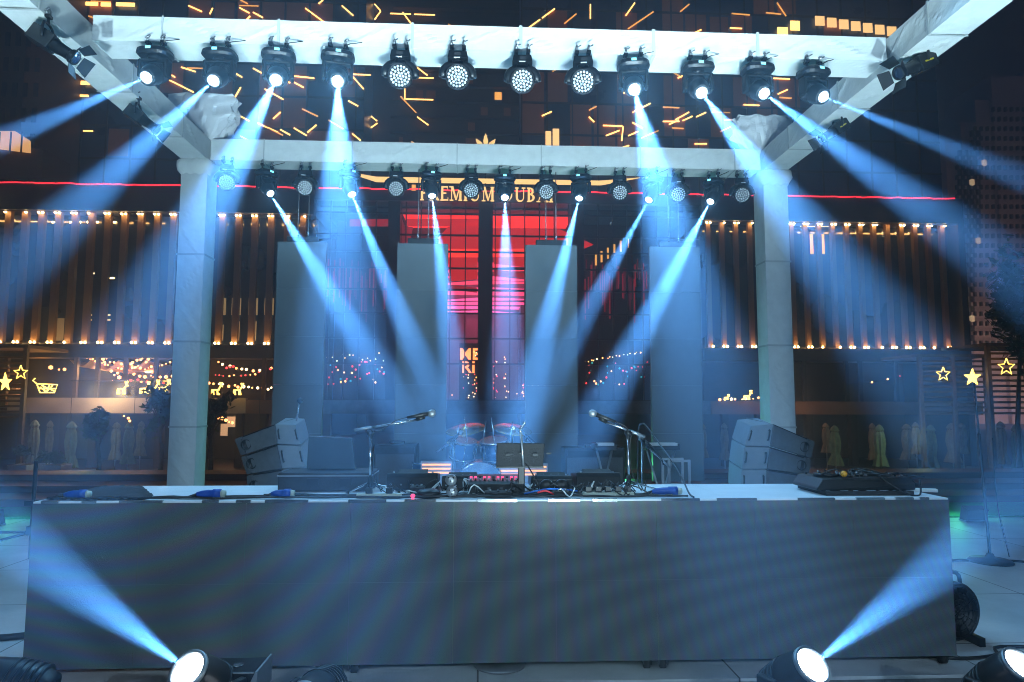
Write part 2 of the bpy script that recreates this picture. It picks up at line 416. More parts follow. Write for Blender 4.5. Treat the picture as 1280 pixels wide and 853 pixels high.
# ================================================================== LAMPS
def frame(d):
    d = Vector(d).normalized(); s_ = d.cross(Vector((0,0,1)))
    s_ = s_.normalized() if s_.length > 1e-4 else Vector((1,0,0))
    return d, s_, s_.cross(d).normalized()
def clamp(par, x, y, z):
    c = MB()
    c.cyl((x,y,z-.045),(x,y,z+.02),.012,M['blackmetal'],8)
    c.bb((x-.018,y-.028,z+.01),(x+.018,y+.028,z+.035),M['blackmetal'])
    c.rings([(x,y+.03*math.cos(t)-.0,z+.055+.03*math.sin(t)) for t in [i*math.pi*1.6/8-1.2 for i in range(9)]],.009,M['steel'],6)
    c.cyl((x-.01,y-.04,z+.05),(x+.035,y-.045,z+.075),.006,M['steel'],6)
    c.build('clamp', par)
def moving_head(lens, d, label, group, beamcol=True, hang=True, s=1.0, ztop=None, lensr=.058, tilt_body=.36):
    """lens: centre of the front glass; d: where it shoots"""
    lens = Vector(lens); d, sd, up = frame(d)
    pivot = lens - d*.17*s
    base_z = pivot.z + (.215*s if hang else -.245*s)
    sg = 1 if hang else -1
    root = thing('beam_moving_head', (pivot.x, pivot.y, base_z), label, 'stage light', group)
    # base
    b = MB(); bx, by = pivot.x, pivot.y
    ang = math.atan2(sd.y, sd.x); rot = Matrix.Rotation(ang, 3, 'Z')
    hb = .085*s
    pr = [(-hb/2*sg, .150*s),(-hb*.2*sg,.175*s),(hb*.25*sg,.168*s),(hb/2*sg,.135*s)]
    vs = []; n = 24
    for z, r in pr:
        for k in range(n):
            t = 2*math.pi*k/n; c, s_ = math.cos(t), math.sin(t); m_ = (abs(c)**3+abs(s_)**3)**(1/3)
            p = rot @ Vector((c/m_*r, s_/m_*r*.8, z)); vs.append((bx+p.x, by+p.y, base_z+p.z))
    fs = [(i*n+k, i*n+(k+1)%n, (i+1)*n+(k+1)%n, (i+1)*n+k) for i in range(3) for k in range(n)] + [tuple(reversed(range(n))), tuple(3*n+k for k in range(n))]
    b.add(vs, fs, M['black']); bo = b.build('base', root)
    dp = MB(); front = rot @ Vector((0, -.139*s, 0)); front = front if front.y < 0 else -front
    dp.box((bx+front.x, by+front.y, base_z+.004), (.052*s,.006,.026*s), M['display'], rot); dp.build('display', bo)
    # yoke with two arms
    y = MB(); y.cyl((bx,by,base_z-sg*hb*.45),(bx,by,base_z-sg*(hb*.5+.03*s)),.07*s,M['blackmetal'],16)
    y.box((bx,by,base_z-sg*(hb*.5+.035*s)),(.30*s,.09*s,.03*s),M['black'],rot)
    for q_ in (-1, 1):
        c = Vector((bx,by,0)) + sd*q_*.140*s
        y.box((c.x,c.y,(base_z-sg*(hb*.5+.03*s)+pivot.z-sg*.045*s)/2),(.034*s,.10*s,abs(base_z-sg*(hb*.5+.03*s)-pivot.z+sg*.045*s)),M['black'],rot)
    y.build('yoke', root, bevel=.008*s)
    # head
    h = MB()
    h.lathe(pivot-d*.15*s, d, [(0,.055*s),(.012*s,.082*s),(.07*s,.103*s),(.17*s,.108*s),(.24*s,.100*s),(.30*s,.088*s),(.318*s,.084*s),(.321*s,lensr*1.12),(.31*s,lensr*1.1)], M['black'], 24)
    for k in range(5): h.lathe(pivot-d*(.10-.028*k)*s, d, [(0,.109*s-.001),(.004,.113*s),(.010,.113*s),(.014,.109*s-.001)], M['blackmetal'], 24)
    h.cyl(pivot-sd*.125*s, pivot+sd*.125*s, .03*s, M['blackmetal'], 12)
    ho = h.build('lamp_head', root)
    g = MB(); g.lathe(lens-d*.004, d, [(0,lensr),(.006,lensr*.96),(.011,lensr*.7),(.013,lensr*.3),(.0135,.002)], M['lens'], 24); g.build('lens', ho)
    r_ = MB(); r_.lathe(lens-d*.008, d, [(0,lensr*1.03),(.018,lensr*1.05),(.018,lensr*1.22),(0,lensr*1.25)], M['steel'], 24); r_.build('lens_ring', ho)
    if hang:
        for q_ in (-1, 1):
            c = Vector((bx,by,0)) + (rot @ Vector((q_*.07,0,0)))
            clamp(root, c.x, c.y, base_z+hb/2+.045)
        c = MB(); c.tube([(bx+.02,by,base_z+.05),(bx+.10,by-.06,base_z+.09),(bx+.16,by-.03,base_z+.12),(bx+.22,by+.02,base_z+.16)],.004,M['cable'],5); c.build('safety_cable', root)
    else:
        for q_ in (-1, 1):
            c = MB(); cc = Vector((bx,by,0)) + (rot @ Vector((q_*.17*s,0,0)))
            c.box((cc.x,cc.y,base_z+.01),(.02,.12*s,.03),M['chrome'],rot); c.build('handle', root, bevel=.004)
        f = MB()
        for q_ in (-1,1):
            for r2 in (-1,1):
                p = rot @ Vector((q_*.12*s, r2*.09*s, 0)); f.cyl((bx+p.x,by+p.y,base_z-hb/2-.02),(bx+p.x,by+p.y,base_z-hb/2+.005),.015,M['rubber'],8)
        f.build('foot', root)
    return root
def wash_head(lens, d, label, group, s=1.0):
    lens = Vector(lens); d, sd, up = frame(d)
    pivot = lens - d*.10*s; base_z = pivot.z + .20*s
    root = thing('wash_moving_head', (pivot.x, pivot.y, base_z), label, 'stage light', group)
    ang = math.atan2(sd.y, sd.x); rot = Matrix.Rotation(ang, 3, 'Z'); bx, by = pivot.x, pivot.y
    b = MB(); b.box((bx,by,base_z),(.20*s,.18*s,.075*s),M['black'],rot,.86)
    b.box((bx,by-.092*s,base_z),(.06,.004,.028),M['matteblack'],rot)
    bo = b.build('base', root, bevel=.012)
    MB().box((bx-.005,by-.094*s,base_z-.042*s),(.055,.003,.010),M['white'],rot).build('sticker', bo)
    y = MB(); y.cyl((bx,by,base_z-.03),(bx,by,base_z-.065*s),.06*s,M['blackmetal'],16)
    pts = []
    for i in range(13):
        t = math.pi*i/12; pts.append(Vector((bx,by,pivot.z)) + sd*(-math.cos(t))*.150*s + Vector((0,0,math.sin(t)**.7*.145*s)))
    y.rings(pts,[.024*s]*13,M['black'],8,flat=1.6); y.build('yoke', root)
    h = MB(); h.lathe(pivot-d*.10*s, d, [(0,.05*s),(.02*s,.085*s),(.08*s,.112*s),(.17*s,.122*s),(.205*s,.120*s),(.207*s,.108*s),(.196*s,.106*s)], M['black'], 28)
    h.cyl(pivot-sd*.155*s,pivot+sd*.155*s,.018*s,M['blackmetal'],10)
    for q_ in (-1,1): h.cyl(pivot+sd*q_*.155*s,pivot+sd*q_*.172*s,.009*s,M['chrome'],8)
    ho = h.build('lamp_head', root)
    l = MB(); l.lathe(lens-d*.006*s, d, [(0,.106*s),(.002,.104*s)], M['matteblack'], 28)
    k = 0
    for ring, cnt in ((0,1),(.0300,6),(.0590,12),(.0885,18)):
        for i in range(cnt):
            t = 2*math.pi*i/cnt + ring*3; c = lens + (sd*math.cos(t)+up*math.sin(t))*ring*s
            l.lathe(c-d*.004, d, [(0,.0138*s),(.006,.0128*s),(.009,.007*s),(.0095,.001)], M['bead'], 8, True)
    l.build('led_lens', ho)
    for q_ in (-1, 1):
        c = Vector((bx,by,0)) + (rot @ Vector((q_*.055,0,0))); clamp(root, c.x, c.y, base_z+.075)
    return root

names_f = {0:'leftmost of the front crossbeam row, aimed out to the left',1:'second from the left in the front crossbeam row, aimed low left',
 2:'third from the left in the front crossbeam row, glaring', 3:'fourth from the left in the front crossbeam row, aimed straight down',
 4:"ninth in the front crossbeam row, right of the unlit ones",5:"third from the right end of the front crossbeam row",
 6:'second from the right end of the front crossbeam row',7:'rightmost of the front crossbeam row, aimed out to the right'}

PWB, PWF, PWL = 420000, 150000, 85000
CONES = [6,8,7,7.5,7.5,8.5,7,6]
SPILL = 120
for i, (a, b, t, s_) in enumerate(beams_front):
    A = P(*a, YF); B = P(*b, t)
    moving_head(A, B-A, 'lit beam lamp, '+names_f[i], 'beam lamps on the front crossbeam', lensr=.047, s=.87)
    spot(A+(B-A).normalized()*.03, B, PWF*s_, CONES[i], 1.0, radius=.008); spot(A+(B-A).normalized()*.04, B, SPILL*(1 if i in (2,3,4) else .45), 165, .6, (.22,.6,1), .02, 'lens spill')
for i, (a, b, t, s_) in enumerate(beams_back):
    A = P(*a, YB); B = P(*b, t)
    moving_head(A, B-A, 'small lit beam lamp, %s from the left of the lit lamps on the back crossbeam' % ORD[i], 'beam lamps on the back crossbeam', s=.84, lensr=.044)
    spot(A+(B-A).normalized()*.03, B, PWB*s_, 9.5, 1.0, radius=.008); spot(A+(B-A).normalized()*.04, B, SPILL*.3, 165, .6, (.22,.6,1), .02, 'lens spill')
pos_wf = [(500,95),(572,96),(653,101),(729,102)]
for i, a in enumerate(pos_wf):
    A = P(*a, 5.92); wash_head(A, Vector((A.x*.2,0,2.2))-A, 'unlit wash lamp with white beads, %s from the left on the front crossbeam' % ORD[i], 'wash lamps on the front crossbeam', s=.92)
pos_wb = [(283,228),(381,235),(495,236),(589,238),(683,240),(775,241),(848,243),(928,244)]
lab_wb = ['half hidden beside the left column','above the leftmost grey hanging screen','left of the sign letters','over the sign between its first letters',
          'at the right end of the sign','right of the sign over the red glass','above the rightmost grey hanging screen','beside the right column']
for i, a in enumerate(pos_wb):
    A = P(*a, 8.88); wash_head(A, Vector((A.x*.3,0,1.6))-A, 'unlit wash lamp on the back crossbeam, '+lab_wb[i], 'wash lamps on the back crossbeam', s=.92)

def profile_lamp(c, d, s_, hook, label):
    """ellipsoidal lamp with barn doors hanging under the side beam"""
    c = Vector(c); d, sd, up = frame(d)
    root = thing('profile_lamp', c, label, 'stage light', 'profile lamps on the side beams')
    rot = Matrix((sd, d, up)).transposed()
    b = MB(); b.box(c-d*.14*s_,(.17*s_,.24*s_,.17*s_),M['black'],rot)
    b.lathe(c-d*.03*s_, d, [(0,.075*s_),(.12*s_,.062*s_),(.20*s_,.062*s_),(.21*s_,.078*s_),(.26*s_,.078*s_)], M['blackmetal'], 20)
    for k in range(4): b.box(c-d*(.06+.045*k)*s_+up*.087*s_,(.14*s_,.012,.012),M['blackmetal'],rot)
    bo = b.build('lamp_body', root, bevel=.006)
    MB().box(c-d*.14*s_-sd*.086*s_,(.004,.12*s_,.015),pbr('yellow_sticker',(.6,.45,.03),.5,var=0),rot).build('sticker', bo)
    MB().lathe(c+d*.222*s_, d, [(0,.066*s_),(.008,.05*s_),(.012,.01)], M['darkglass'], 20).build('lens', bo)
    for v, w in ((sd,up),(-sd,up),(up,sd),(-up,sd)):
        e = c+d*.235*s_+v*.082*s_; o = (d*.6+v*.8).normalized()
        MB().poly([e-w*.07*s_, e+w*.07*s_, e+w*.095*s_+o*.12*s_, e-w*.095*s_+o*.12*s_], (v.cross(w)).normalized()*.003 if False else (o.cross(w)).normalized()*.003, M['black']).build('barn_door', bo)
    y = MB(); top = Vector((c.x, c.y, hook)); q0 = c-d*.10*s_
    y.tube([q0+sd*.11*s_, q0+sd*.11*s_+Vector((0,0,.10*s_)), q0+sd*.07*s_+Vector((0,0,.17*s_)), q0-sd*.07*s_+Vector((0,0,.17*s_)), q0-sd*.11*s_+Vector((0,0,.10*s_)), q0-sd*.11*s_],.011,M['blackmetal'],6)
    y.build('yoke', root)
    clamp(root, q0.x, q0.y, q0.z+.17*s_+.05)
    return root
profile_lamp(P(70,58,5.62), (.75,.1,-.45), .8, ZB, 'black profile lamp with barn doors, nearest the upper left corner')
profile_lamp(P(180,151,7.2), (.75,.1,-.5), .75, ZB, 'black profile lamp on the left side beam near the left column')
profile_lamp(P(1142,84,5.85), (-.75,-.15,-.35), .85, ZB, 'black profile lamp with barn doors on the right side beam, high and near')
profile_lamp(P(1041,165,7.3), (-.75,-.1,-.5), .75, ZB, 'black profile lamp on the right side beam close to the right column')

# floor lamps in front of the desk
for i, (a, b, t, s_) in enumerate(beams_floor):
    A = P(*a, FLOOR_Y); B = P(*b, t)
    moving_head(A, B-A, ['lit moving head on the front deck, left, its beam crossing the screen to the left','lit moving head on the front deck, right, its beam rising to the right'][i],
                'moving heads on the front deck', hang=False, s=1.12, lensr=.078)
    spot(A+(B-A).normalized()*.035, B, PWL*s_, 15, 1.0, radius=.01)
A = P(1277,832,3.4); B = P(1420,700,2.9)
moving_head(A, B-A, 'lit moving head at the right edge of the front deck', 'moving heads on the front deck', hang=False, s=1.12, lensr=.078)
spot(A+(B-A).normalized()*.035, B, PWL*.8, 15, 1.0, radius=.01)
A = P(-34,848,3.4)
moving_head(A, (-.9,-.1,.25), 'dark moving head cut by the left edge of the picture', 'moving heads on the front deck', hang=False, s=1.12, lensr=.078)
A = P(379,876,3.4)
moving_head(A, (-.2,-.85,.15), 'moving head low on the front deck, only its pale rim showing', 'moving heads on the front deck', hang=False, s=1.0, lensr=.07)

# wash bars on the deck that light the cloth of the truss
def wash_bar(cx, cy_, label, power, aim, cone=80, w_=.52):
    z0 = -.16; root = thing('led_wash_bar', (cx,cy_,z0), label, 'stage light', 'led wash bars on the front deck')
    b = MB(); b.bb((cx-w_/2,cy_-.055,z0+.05),(cx+w_/2,cy_+.055,z0+.15),M['black']); b.bb((cx-w_/2-.012,cy_-.06,z0+.04),(cx-w_/2,cy_+.06,z0+.165),M['blackmetal']); b.bb((cx+w_/2,cy_-.06,z0+.04),(cx+w_/2+.012,cy_+.06,z0+.165),M['blackmetal'])
    bo = b.build('housing', root, bevel=.004)
    l = MB()
    for k in range(12):
        l.lathe((cx-w_/2+.03+k*(w_-.06)/11, cy_, z0+.147), (0,-.15,1), [(0,.016),(.007,.015),(.010,.006)], M['wash_lens'], 10)
    l.build('led_row', bo)
    f = MB()
    for x in (cx-w_*.36, cx+w_*.36): f.bb((x-.02,cy_-.09,z0+.001),(x+.02,cy_+.09,z0+.05),M['steel'])
    f.build('foot', root, bevel=.003)
    spot((cx,cy_,z0+.20), aim, power, cone, 1.0, (.60,.88,1.0), .10, 'wash')
M['wash_lens'] = emi('wash_lens', (.8,.92,1), 6)
WASH = 800
wash_bar(1.95, 3.3, 'black wash bar with a row of small white leds beside the right moving head', WASH*.35, (1.9,4.3,5))
wash_bar(.1, 1.0, 'black wash bar on the deck, lying before the middle of the screen', WASH*3, (.1,4.4,5.2), 78)
wash_bar(2.6, 1.2, 'black wash bar on the deck, lying before the right end of the screen', WASH*2.8, (3.7,4.6,5.2), 70)
wash_bar(-2.4, 1.2, 'black wash bar on the deck, lying before the left third of the screen', WASH*2.8, (-3.6,4.6,5.2), 70)

wash_bar(.75, 1.0, 'black wash bar added on the deck to brighten the back crossbeam, right of the middle', WASH*3.0, (.1,9,7.0), 60)  # extra unseen bar, added to brighten the back of the truss
# front of house lamps on stands behind the camera
def foh(x, y, z, power, aim, label):
    root = thing('lamp_stand', (x,y,-.16), label, 'stage light', 'front of house lamps on tripods')
    s_ = MB(); s_.cyl((x,y,-.1),(x,y,z-.2),.022,M['blackmetal'],10)
    for k in range(3):
        t = 2*math.pi*k/3+.4; s_.cyl((x,y,.55),(x+.6*math.cos(t),y+.6*math.sin(t),-.15),.013,M['blackmetal'],8)
    s_.build('stand', root)
    d = (Vector(aim)-Vector((x,y,z))).normalized(); c = Vector((x,y,z))
    MB().lathe(c-d*.3, d, [(0,.05),(.03,.1),(.22,.11),(.27,.11)], M['black'], 20).build('lamp_body', root)
    MB().lathe(c-d*.04, d, [(0,.1),(.012,.09),(.02,.02)], M['wash_lens'], 20).build('lens', root)
    spot(c+d*.02, aim, power, 62, 1.0, (.48,.76,1.0), .12, 'front wash')
FOH = 1250
foh(-3.4,-5.5,4.6,FOH,(-.4,6,2.0),'black lamp on a tripod behind the left of the viewer')
foh(3.6,-5.5,4.6,FOH,(.7,6,2.0),'black lamp on a tripod behind the right of the viewer')

# ================================================================== HANGING GREY SCREENS
def led_column(x0, x1, label):
    zt, zb = 3.83, .62; yb = 9.22
    root = thing('hanging_screen', ((x0+x1)/2, yb, zb), label, 'led screen', 'grey hanging led screens')
    n = 5; hgt = (zt-zb)/n
    for i in range(n):
        p = MB(); p.bb((x0,yb-.02,zb+i*hgt+.0012),(x1,yb+.06,zb+(i+1)*hgt-.0012),M['panel_face']); p.build('screen_panel', root)
    xm = (x0+x1)/2
    h = MB(); h.bb((xm-.21,yb-.01,zt+.002),(xm+.21,yb+.05,zt+.075),M['black']); h.build('hanging_bar', root, bevel=.006)
    for s_ in (-.07, .07):
        MB().cyl((xm+s_,yb+.02,zt+.07),(xm+s_,yb+.02,ZB+.01),.008,M['wire'],6).build('hanging_wire', root)
        MB().cyl((xm+s_,yb+.02,zt+.07),(xm+s_,yb+.02,zt+.17),.016,M['chrome'],8,r2=.006).build('turnbuckle', root)
    return root
for (a, b), l in zip(((347,408),(497,560),(657,721),(812,874)),
    ('tall blank grey screen, leftmost of four, beside the left speaker stack','tall blank grey screen left of the red glass entrance',
     'tall blank grey screen right of the red glass entrance','tall blank grey screen, rightmost of four')):
    led_column(P(a,304,9.2).x, P(b,304,9.2).x, l)

# ================================================================== DESK
DX0, DX1, DY0, DY1, DZ = -2.72, 3.05, 4.37, 5.16, 1.065
desk = thing('screen_desk', ((DX0+DX1)/2, (DY0+DY1)/2, 0), 'long wide performance desk with a dark led screen front on casters', 'desk')
NP = 9; pw = (DX1-DX0)/NP
for i in range(NP):
    for j in range(2):
        z0 = .075 + j*.49
        MB().bb((DX0+i*pw+.0006,DY0,z0+.0005),(DX0+(i+1)*pw-.0006,DY0+.035,z0+.4895),M['led']).build('screen_tile', desk)
b = MB()
b.bb((DX0,DY0+.037,.075),(DX0+.03,DY1,DZ-.022),M['black']); b.bb((DX1-.03,DY0+.037,.075),(DX1,DY1,DZ-.022),M['black'])
for i in range(1, 6): b.bb((DX0+(DX1-DX0)*i/6-.02,DY0+.06,.09),(DX0+(DX1-DX0)*i/6+.02,DY1-.03,DZ-.022),M['steel'])
b.bb((DX0+.03,DY0+.04,.075),(DX1-.03,DY1-.01,.10),M['black']); b.build('frame', desk)
for i in range(4):
    xa = DX0+(DX1-DX0)*i/4
    MB().bb((xa+.001,DY0+.002,DZ-.02),(xa+(DX1-DX0)/4-.001,DY1,DZ),M['desk_top']).build('desk_board', desk, bevel=.002)
lip = MB()
rr = random.Random(4); x = DX0+.05
while x < DX1-.05:
    l_ = rr.uniform(.05,.28); lip.bb((x,DY0-.004,DZ-.012+rr.uniform(-.002,.002)),(min(x+l_,DX1),DY0+.012,DZ+.004),M['chrome']); x += l_+rr.uniform(.03,.3)
lip.build('corner_bracket', desk)
for px in (62,424,443,808,828,1178):
    x = P(px,830,4.45).x; c = MB()
    c.cyl((x-.018,4.45,.036),(x+.018,4.45,.036),.035,M['rubber'],16); c.cyl((x-.03,4.45,.075),(x+.03,4.45,.075),.03,M['black'],10); c.bb((x-.026,4.42,.03),(x-.021,4.48,.075),M['black']); c.bb((x+.021,4.42,.03),(x+.026,4.48,.075),M['black'])
    c.build('caster', desk)
c = MB(); c.lathe((P(625,832,4.5).x,4.55,.002),(0,0,1),[(0,.17),(.012,.17),(.03,.06),(.035,.05)],M['steel'],24); tag(c.build('round_foot_plate'),'grey round foot plate under the middle of the desk','foot plate')

def dk(px, py=613, Y=None):   # a point on the desk top seen at pixel px,py
    lo = P(px, py, 4.4); return lo
def onz(px, py, z):
    """point at height z that the photo shows at a pixel"""
    d = q @ Vector(((px-640)/FPX, -(py-426.5)/FPX, -1)); t = (z-CAM_H)/d.z
    return Vector((0,0,CAM_H)) + d*t
# dark cloth on the left end, cables along the front edge
rr = random.Random(11)
cl = MB(); n = 26; vs = []; fs = []
for i in range(n+1):
    for j in range(7):
        xx = DX0+.02+ i/n*.62; yy = DY0+.03 + j/6*(.70-.55*max(0, (i/n-.45))/.55 if True else 0)
        vs.append((xx, yy, DZ+.006+.010*abs(math.sin(i*1.1+j*.7))*rr.random()))
for i in range(n):
    for j in range(6): fs.append((i*7+j, (i+1)*7+j, (i+1)*7+j+1, i*7+j+1))
cl.add(vs, fs, M['matteblack'], True); tag(cl.build('black_cloth'), 'crumpled black cloth on the left end of the desk', 'cloth')
k = 0
for (a, b_, yy, amp) in ((60,560,4.425,.012),(150,640,4.45,.02),(240,760,4.50,.03),(560,860,4.43,.015),(330,480,4.56,.03),(620,840,4.50,.03),(500,740,4.60,.05),(100,330,4.47,.02)):
    xa, xb = P(a,615,yy).x, P(b_,615,yy).x; m_ = int((xb-xa)/.14)+2
    pts = [(xa+(xb-xa)*i/m_, yy+rr.uniform(-amp,amp), DZ+.010+rr.uniform(0,.006)) for i in range(m_+1)]
    o = MB().tube(pts, .0065 if k < 4 else .005, M['cable'], 6, 3).build('black_cable')
    lab = ['thick black cable along the front edge from the left end of the desk','black cable lying along the desk edge before the black flight case','black cable running behind the front edge past the mixer',
      'black cable along the front edge from the mixer to the right blue connector','short black cable winding before the flight case','black cable winding between the media players and the right power strip',
      'black cable looping behind the mouse puck and mixer','black cable under the white board area on the left end'][k]
    tag(o, lab, 'cable', 'black cables on the desk'); k += 1
def connector(px, w_, label, y=4.45):
    x = P(px,617,y).x; r_ = thing('power_connector', (x,y,DZ), label, 'connector', 'blue power connectors on the desk')
    b = MB(); b.rings([(x-w_*.5,y,DZ+.032),(x-w_*.3,y,DZ+.034),(x-w_*.1,y,DZ+.034),(x+w_*.1,y+.004,DZ+.034),(x+w_*.12,y+.004,DZ+.033),(x+w_*.42,y+.008,DZ+.033)],[.012,.020,.024,.024,.030,.030],M['blue'],12)
    b.rings([(x-w_*.5,y,DZ+.032),(x-w_*.85,y+.01,DZ+.012),(x-w_*1.3,y+.02,DZ+.01)],[.008,.008,.008],M['cable'],8); b.build('plug_body', r_)
    MB().rings([(x+w_*.43,y+.008,DZ+.033),(x+w_*.60,y+.01,DZ+.032)],[.024,.021],M['ivory'],12).build('plug_collar', r_)
connector(95,.14,'blue connector on the black cloth at the left end of the desk')
connector(262,.16,'blue connector on the white board in front of the left column')
connector(352,.13,'blue connector beside the foot of the flight case')
connector(832,.18,'blue connector on the white board right of the right power strip', 4.50)

def power_strip(px0, px1, y, label, plugs=3):
    a, b_ = P(px0,617,y).x, P(px1,617,y).x
    r_ = thing('power_strip', ((a+b_)/2,y,DZ), label, 'power strip', 'power strips on the desk')
    MB().bb((a,y-.025,DZ+.001),(b_,y+.025,DZ+.030),M['ivory']).build('housing', r_, bevel=.005)
    for i in range(plugs):
        x = a+(b_-a)*(i+.6)/(plugs+.2); m = MB(); m.bb((x-.02,y-.02,DZ+.031),(x+.02,y+.02,DZ+.066),M['black'])
        m.tube([(x,y,DZ+.066),(x+.01,y+.03,DZ+.09),(x+.05,y+.10,DZ+.05),(x+.09,y+.16,DZ+.012)],.004,M['cable'],5,3); m.build('plug', r_, bevel=.004)
power_strip(446,502,4.47,'pale power strip left of the media players',2)
power_strip(728,792,4.50,'pale power strip with black plugs under the right microphone stand',5)

def player(xa, xb, y, depth, h, label):
    xm = (xa+xb)/2; r_ = thing('media_player', (xm,y+depth/2,DZ), label, 'media player', 'media players on the desk')
    b = MB(); pr = [(xa,y,DZ+.012),(xa,y,DZ+h*.78),(xa,y+.02,DZ+h),(xa,y+depth,DZ+h*.72),(xa,y+depth,DZ+.012)]
    b.poly(pr,(xb-xa,0,0),M['black']); b.build('body', r_, bevel=.006)
    for fx in (xa+.04,xb-.04):
        for fy in (y+.04,y+depth-.04): MB().cyl((fx,fy,DZ),(fx,fy,DZ+.014),.02,M['rubber'],10).build('foot', r_)
    MB().lathe((xm,y+depth*.62,DZ+h*.80),(0,.1,1),[(0,.098),(.012,.096),(.014,.05),(.013,.002)],M['blackmetal'],28).build('jog_wheel', r_)
    MB().box((xm,y+.075,DZ+h*1.02),(.2,.10,.008),M['matteblack'],Matrix.Rotation(.18,3,'X')).build('screen', r_)
    rr_ = random.Random(int(xm*100)); 
    for i in range(4):
        m = MB(); m.cyl((xa+.03+.07*i,y-.004,DZ+h*.4),(xa+.03+.07*i,y+.002,DZ+h*.4),.008,M['chrome'],8); m.build('jack_socket', r_)
    for i in range(5): MB().cyl((xa+.04+(xb-xa-.08)*i/4,y+depth*.25,DZ+h*.9),(xa+.04+(xb-xa-.08)*i/4,y+depth*.25,DZ+h*.9+.016),.007,M['steel'],8).build('button', r_)
player(P(483,600,4.78).x,P(547,600,4.78).x,4.78,.33,.125,'dark media player left of the mixer, its pale buttons on top')
player(P(552,600,4.82).x,P(604,600,4.82).x,4.82,.30,.10,'dark media player just left of the red lit mixer keys')
player(P(664,600,4.82).x,P(716,600,4.82).x,4.82,.30,.10,'dark media player right of the tablet stand')
player(P(721,600,4.78).x,P(776,600,4.78).x,4.78,.33,.125,'dark media player at the foot of the right microphone stand')
# mixer
xa, xb = P(585,600,4.62).x, P(655,600,4.62).x
mx_ = thing('audio_mixer', ((xa+xb)/2,4.75,DZ), 'black mixer with red lit keys in the middle of the desk', 'mixer')
MB().poly([(xa,4.60,DZ+.012),(xa,4.60,DZ+.07),(xa,4.64,DZ+.085),(xa,4.95,DZ+.10),(xa,4.95,DZ+.012)],(xb-xa,0,0),M['black']).build('body', mx_, bevel=.005)
for i in range(12):
    x = xa+.02+(xb-xa-.04)*i/11
    MB().cyl((x,4.70,DZ+.088),(x,4.70,DZ+.112),.009,M['pinkknob'] if i % 3 != 2 else M['black'],8).build('knob', mx_)
    MB().cyl((x,4.66,DZ+.085),(x,4.66,DZ+.103),.008,M['black'] if i % 2 else M['steel'],8).build('knob', mx_)
for i in range(4): MB().bb((xa+.05+i*.08,4.598,DZ+.03),(xa+.07+i*.08,4.60,DZ+.05),M['chrome']).build('socket', mx_)
for px0, px1, y, h, l in ((606,640,4.46,.035,'flat black effects box lying before the red lit mixer'),(690,712,4.47,.04,'small black box between the blue cable and the power strip'),(512,530,4.62,.05,'small black box behind the glowing pink button')):
    a, b_ = P(px0,615,y).x, P(px1,615,y).x; r_ = thing('effects_box', ((a+b_)/2,y,DZ), l, 'effects box', 'small black boxes on the desk')
    MB().bb((a,y,DZ+.001),(b_,y+.11,DZ+h),M['black']).build('housing', r_, bevel=.004)
    for i in range(3): MB().cyl((a+(b_-a)*(i+.7)/3.4,y+.03,DZ+h),(a+(b_-a)*(i+.7)/3.4,y+.03,DZ+h+.014),.007,M['chrome'] if i % 2 else M['steel'],8).build('knob', r_)
# small things in front of the mixer
x = P(565,612,4.46).x; r_ = thing('adapter_plug_stack', (x,4.46,DZ), 'two round grey adapters with pin holes stacked before the mixer', 'adapter')
for i, z in enumerate((.045,.125)):
    m = MB(); m.lathe((x-.006*i,4.44,DZ+z-.008*i),(0,-1,0),[(-.05,.03),(-.045,.034),(.0,.037),(.012,.035),(.013,.003)],M['steel'],20)
    for dx, dz in ((-.015,.008),(.015,.008),(0,-.014)): m.cyl((x+dx-.006*i,4.424,DZ+z+dz),(x+dx-.006*i,4.430,DZ+z+dz),.005,M['rubber'],6)
    m.build('adapter', r_)
x = P(536,611,4.5).x; o = MB(); o.lathe((x,4.50,DZ),(0,0,1),[(0,.075),(.03,.078),(.05,.06),(.056,.003)],M['black'],20); o.build; tag(o.build('black_pouch'),'shiny black rounded pouch before the left media players','pouch')
x = P(516,620,4.42).x; tag(MB().ball((x,4.425,DZ+.017),.016,M['pinkknob'],6).build('pink_button_light'),'small glowing pink button on the front edge of the desk','button light')
for px, l in ((703,'round dark adapter between the blue cable and the media player'),(684,'round dark adapter beside the tablet stand foot')):
    x = P(px,608,4.6).x; m = MB(); m.lathe((x,4.62,DZ+.05),(0,-1,0),[(-.06,.03),(-.05,.045),(0,.05),(.01,.045),(.012,.003)],M['black'],20); tag(m.build('round_adapter'), l, 'adapter', 'round dark adapters')
def pt(px, y, z): v = P(px,610,y); return (v.x, y, DZ+z)
tag(MB().tube([pt(655,4.5,.02),pt(680,4.48,.05),pt(700,4.5,.05),pt(722,4.55,.03)],.006,M['bluecable'],6).build('blue_cable'),'bright blue cable crossing the dark adapters','cable')
tag(MB().tube([pt(672,4.47,.03),pt(682,4.46,.045),pt(692,4.47,.02)],.007,M['redcable'],6).build('red_cable'),'short red cable beside the tablet stand foot','cable')
for i in range(30):
    px = rr.uniform(500,790); y = rr.uniform(4.45,4.75); pts = [pt(px+rr.uniform(-8,8)+j*rr.uniform(3,14), y+rr.uniform(-.05,.05), .01+rr.uniform(0,.09)*(j % 2)) for j in range(5)]
    tag(MB().tube(pts,.0045,M['cable'] if i % 4 else M['white'],5,3).build('thin_cable'),'thin cable in the tangle around the mixer','cable','tangle of thin cables around the mixer')
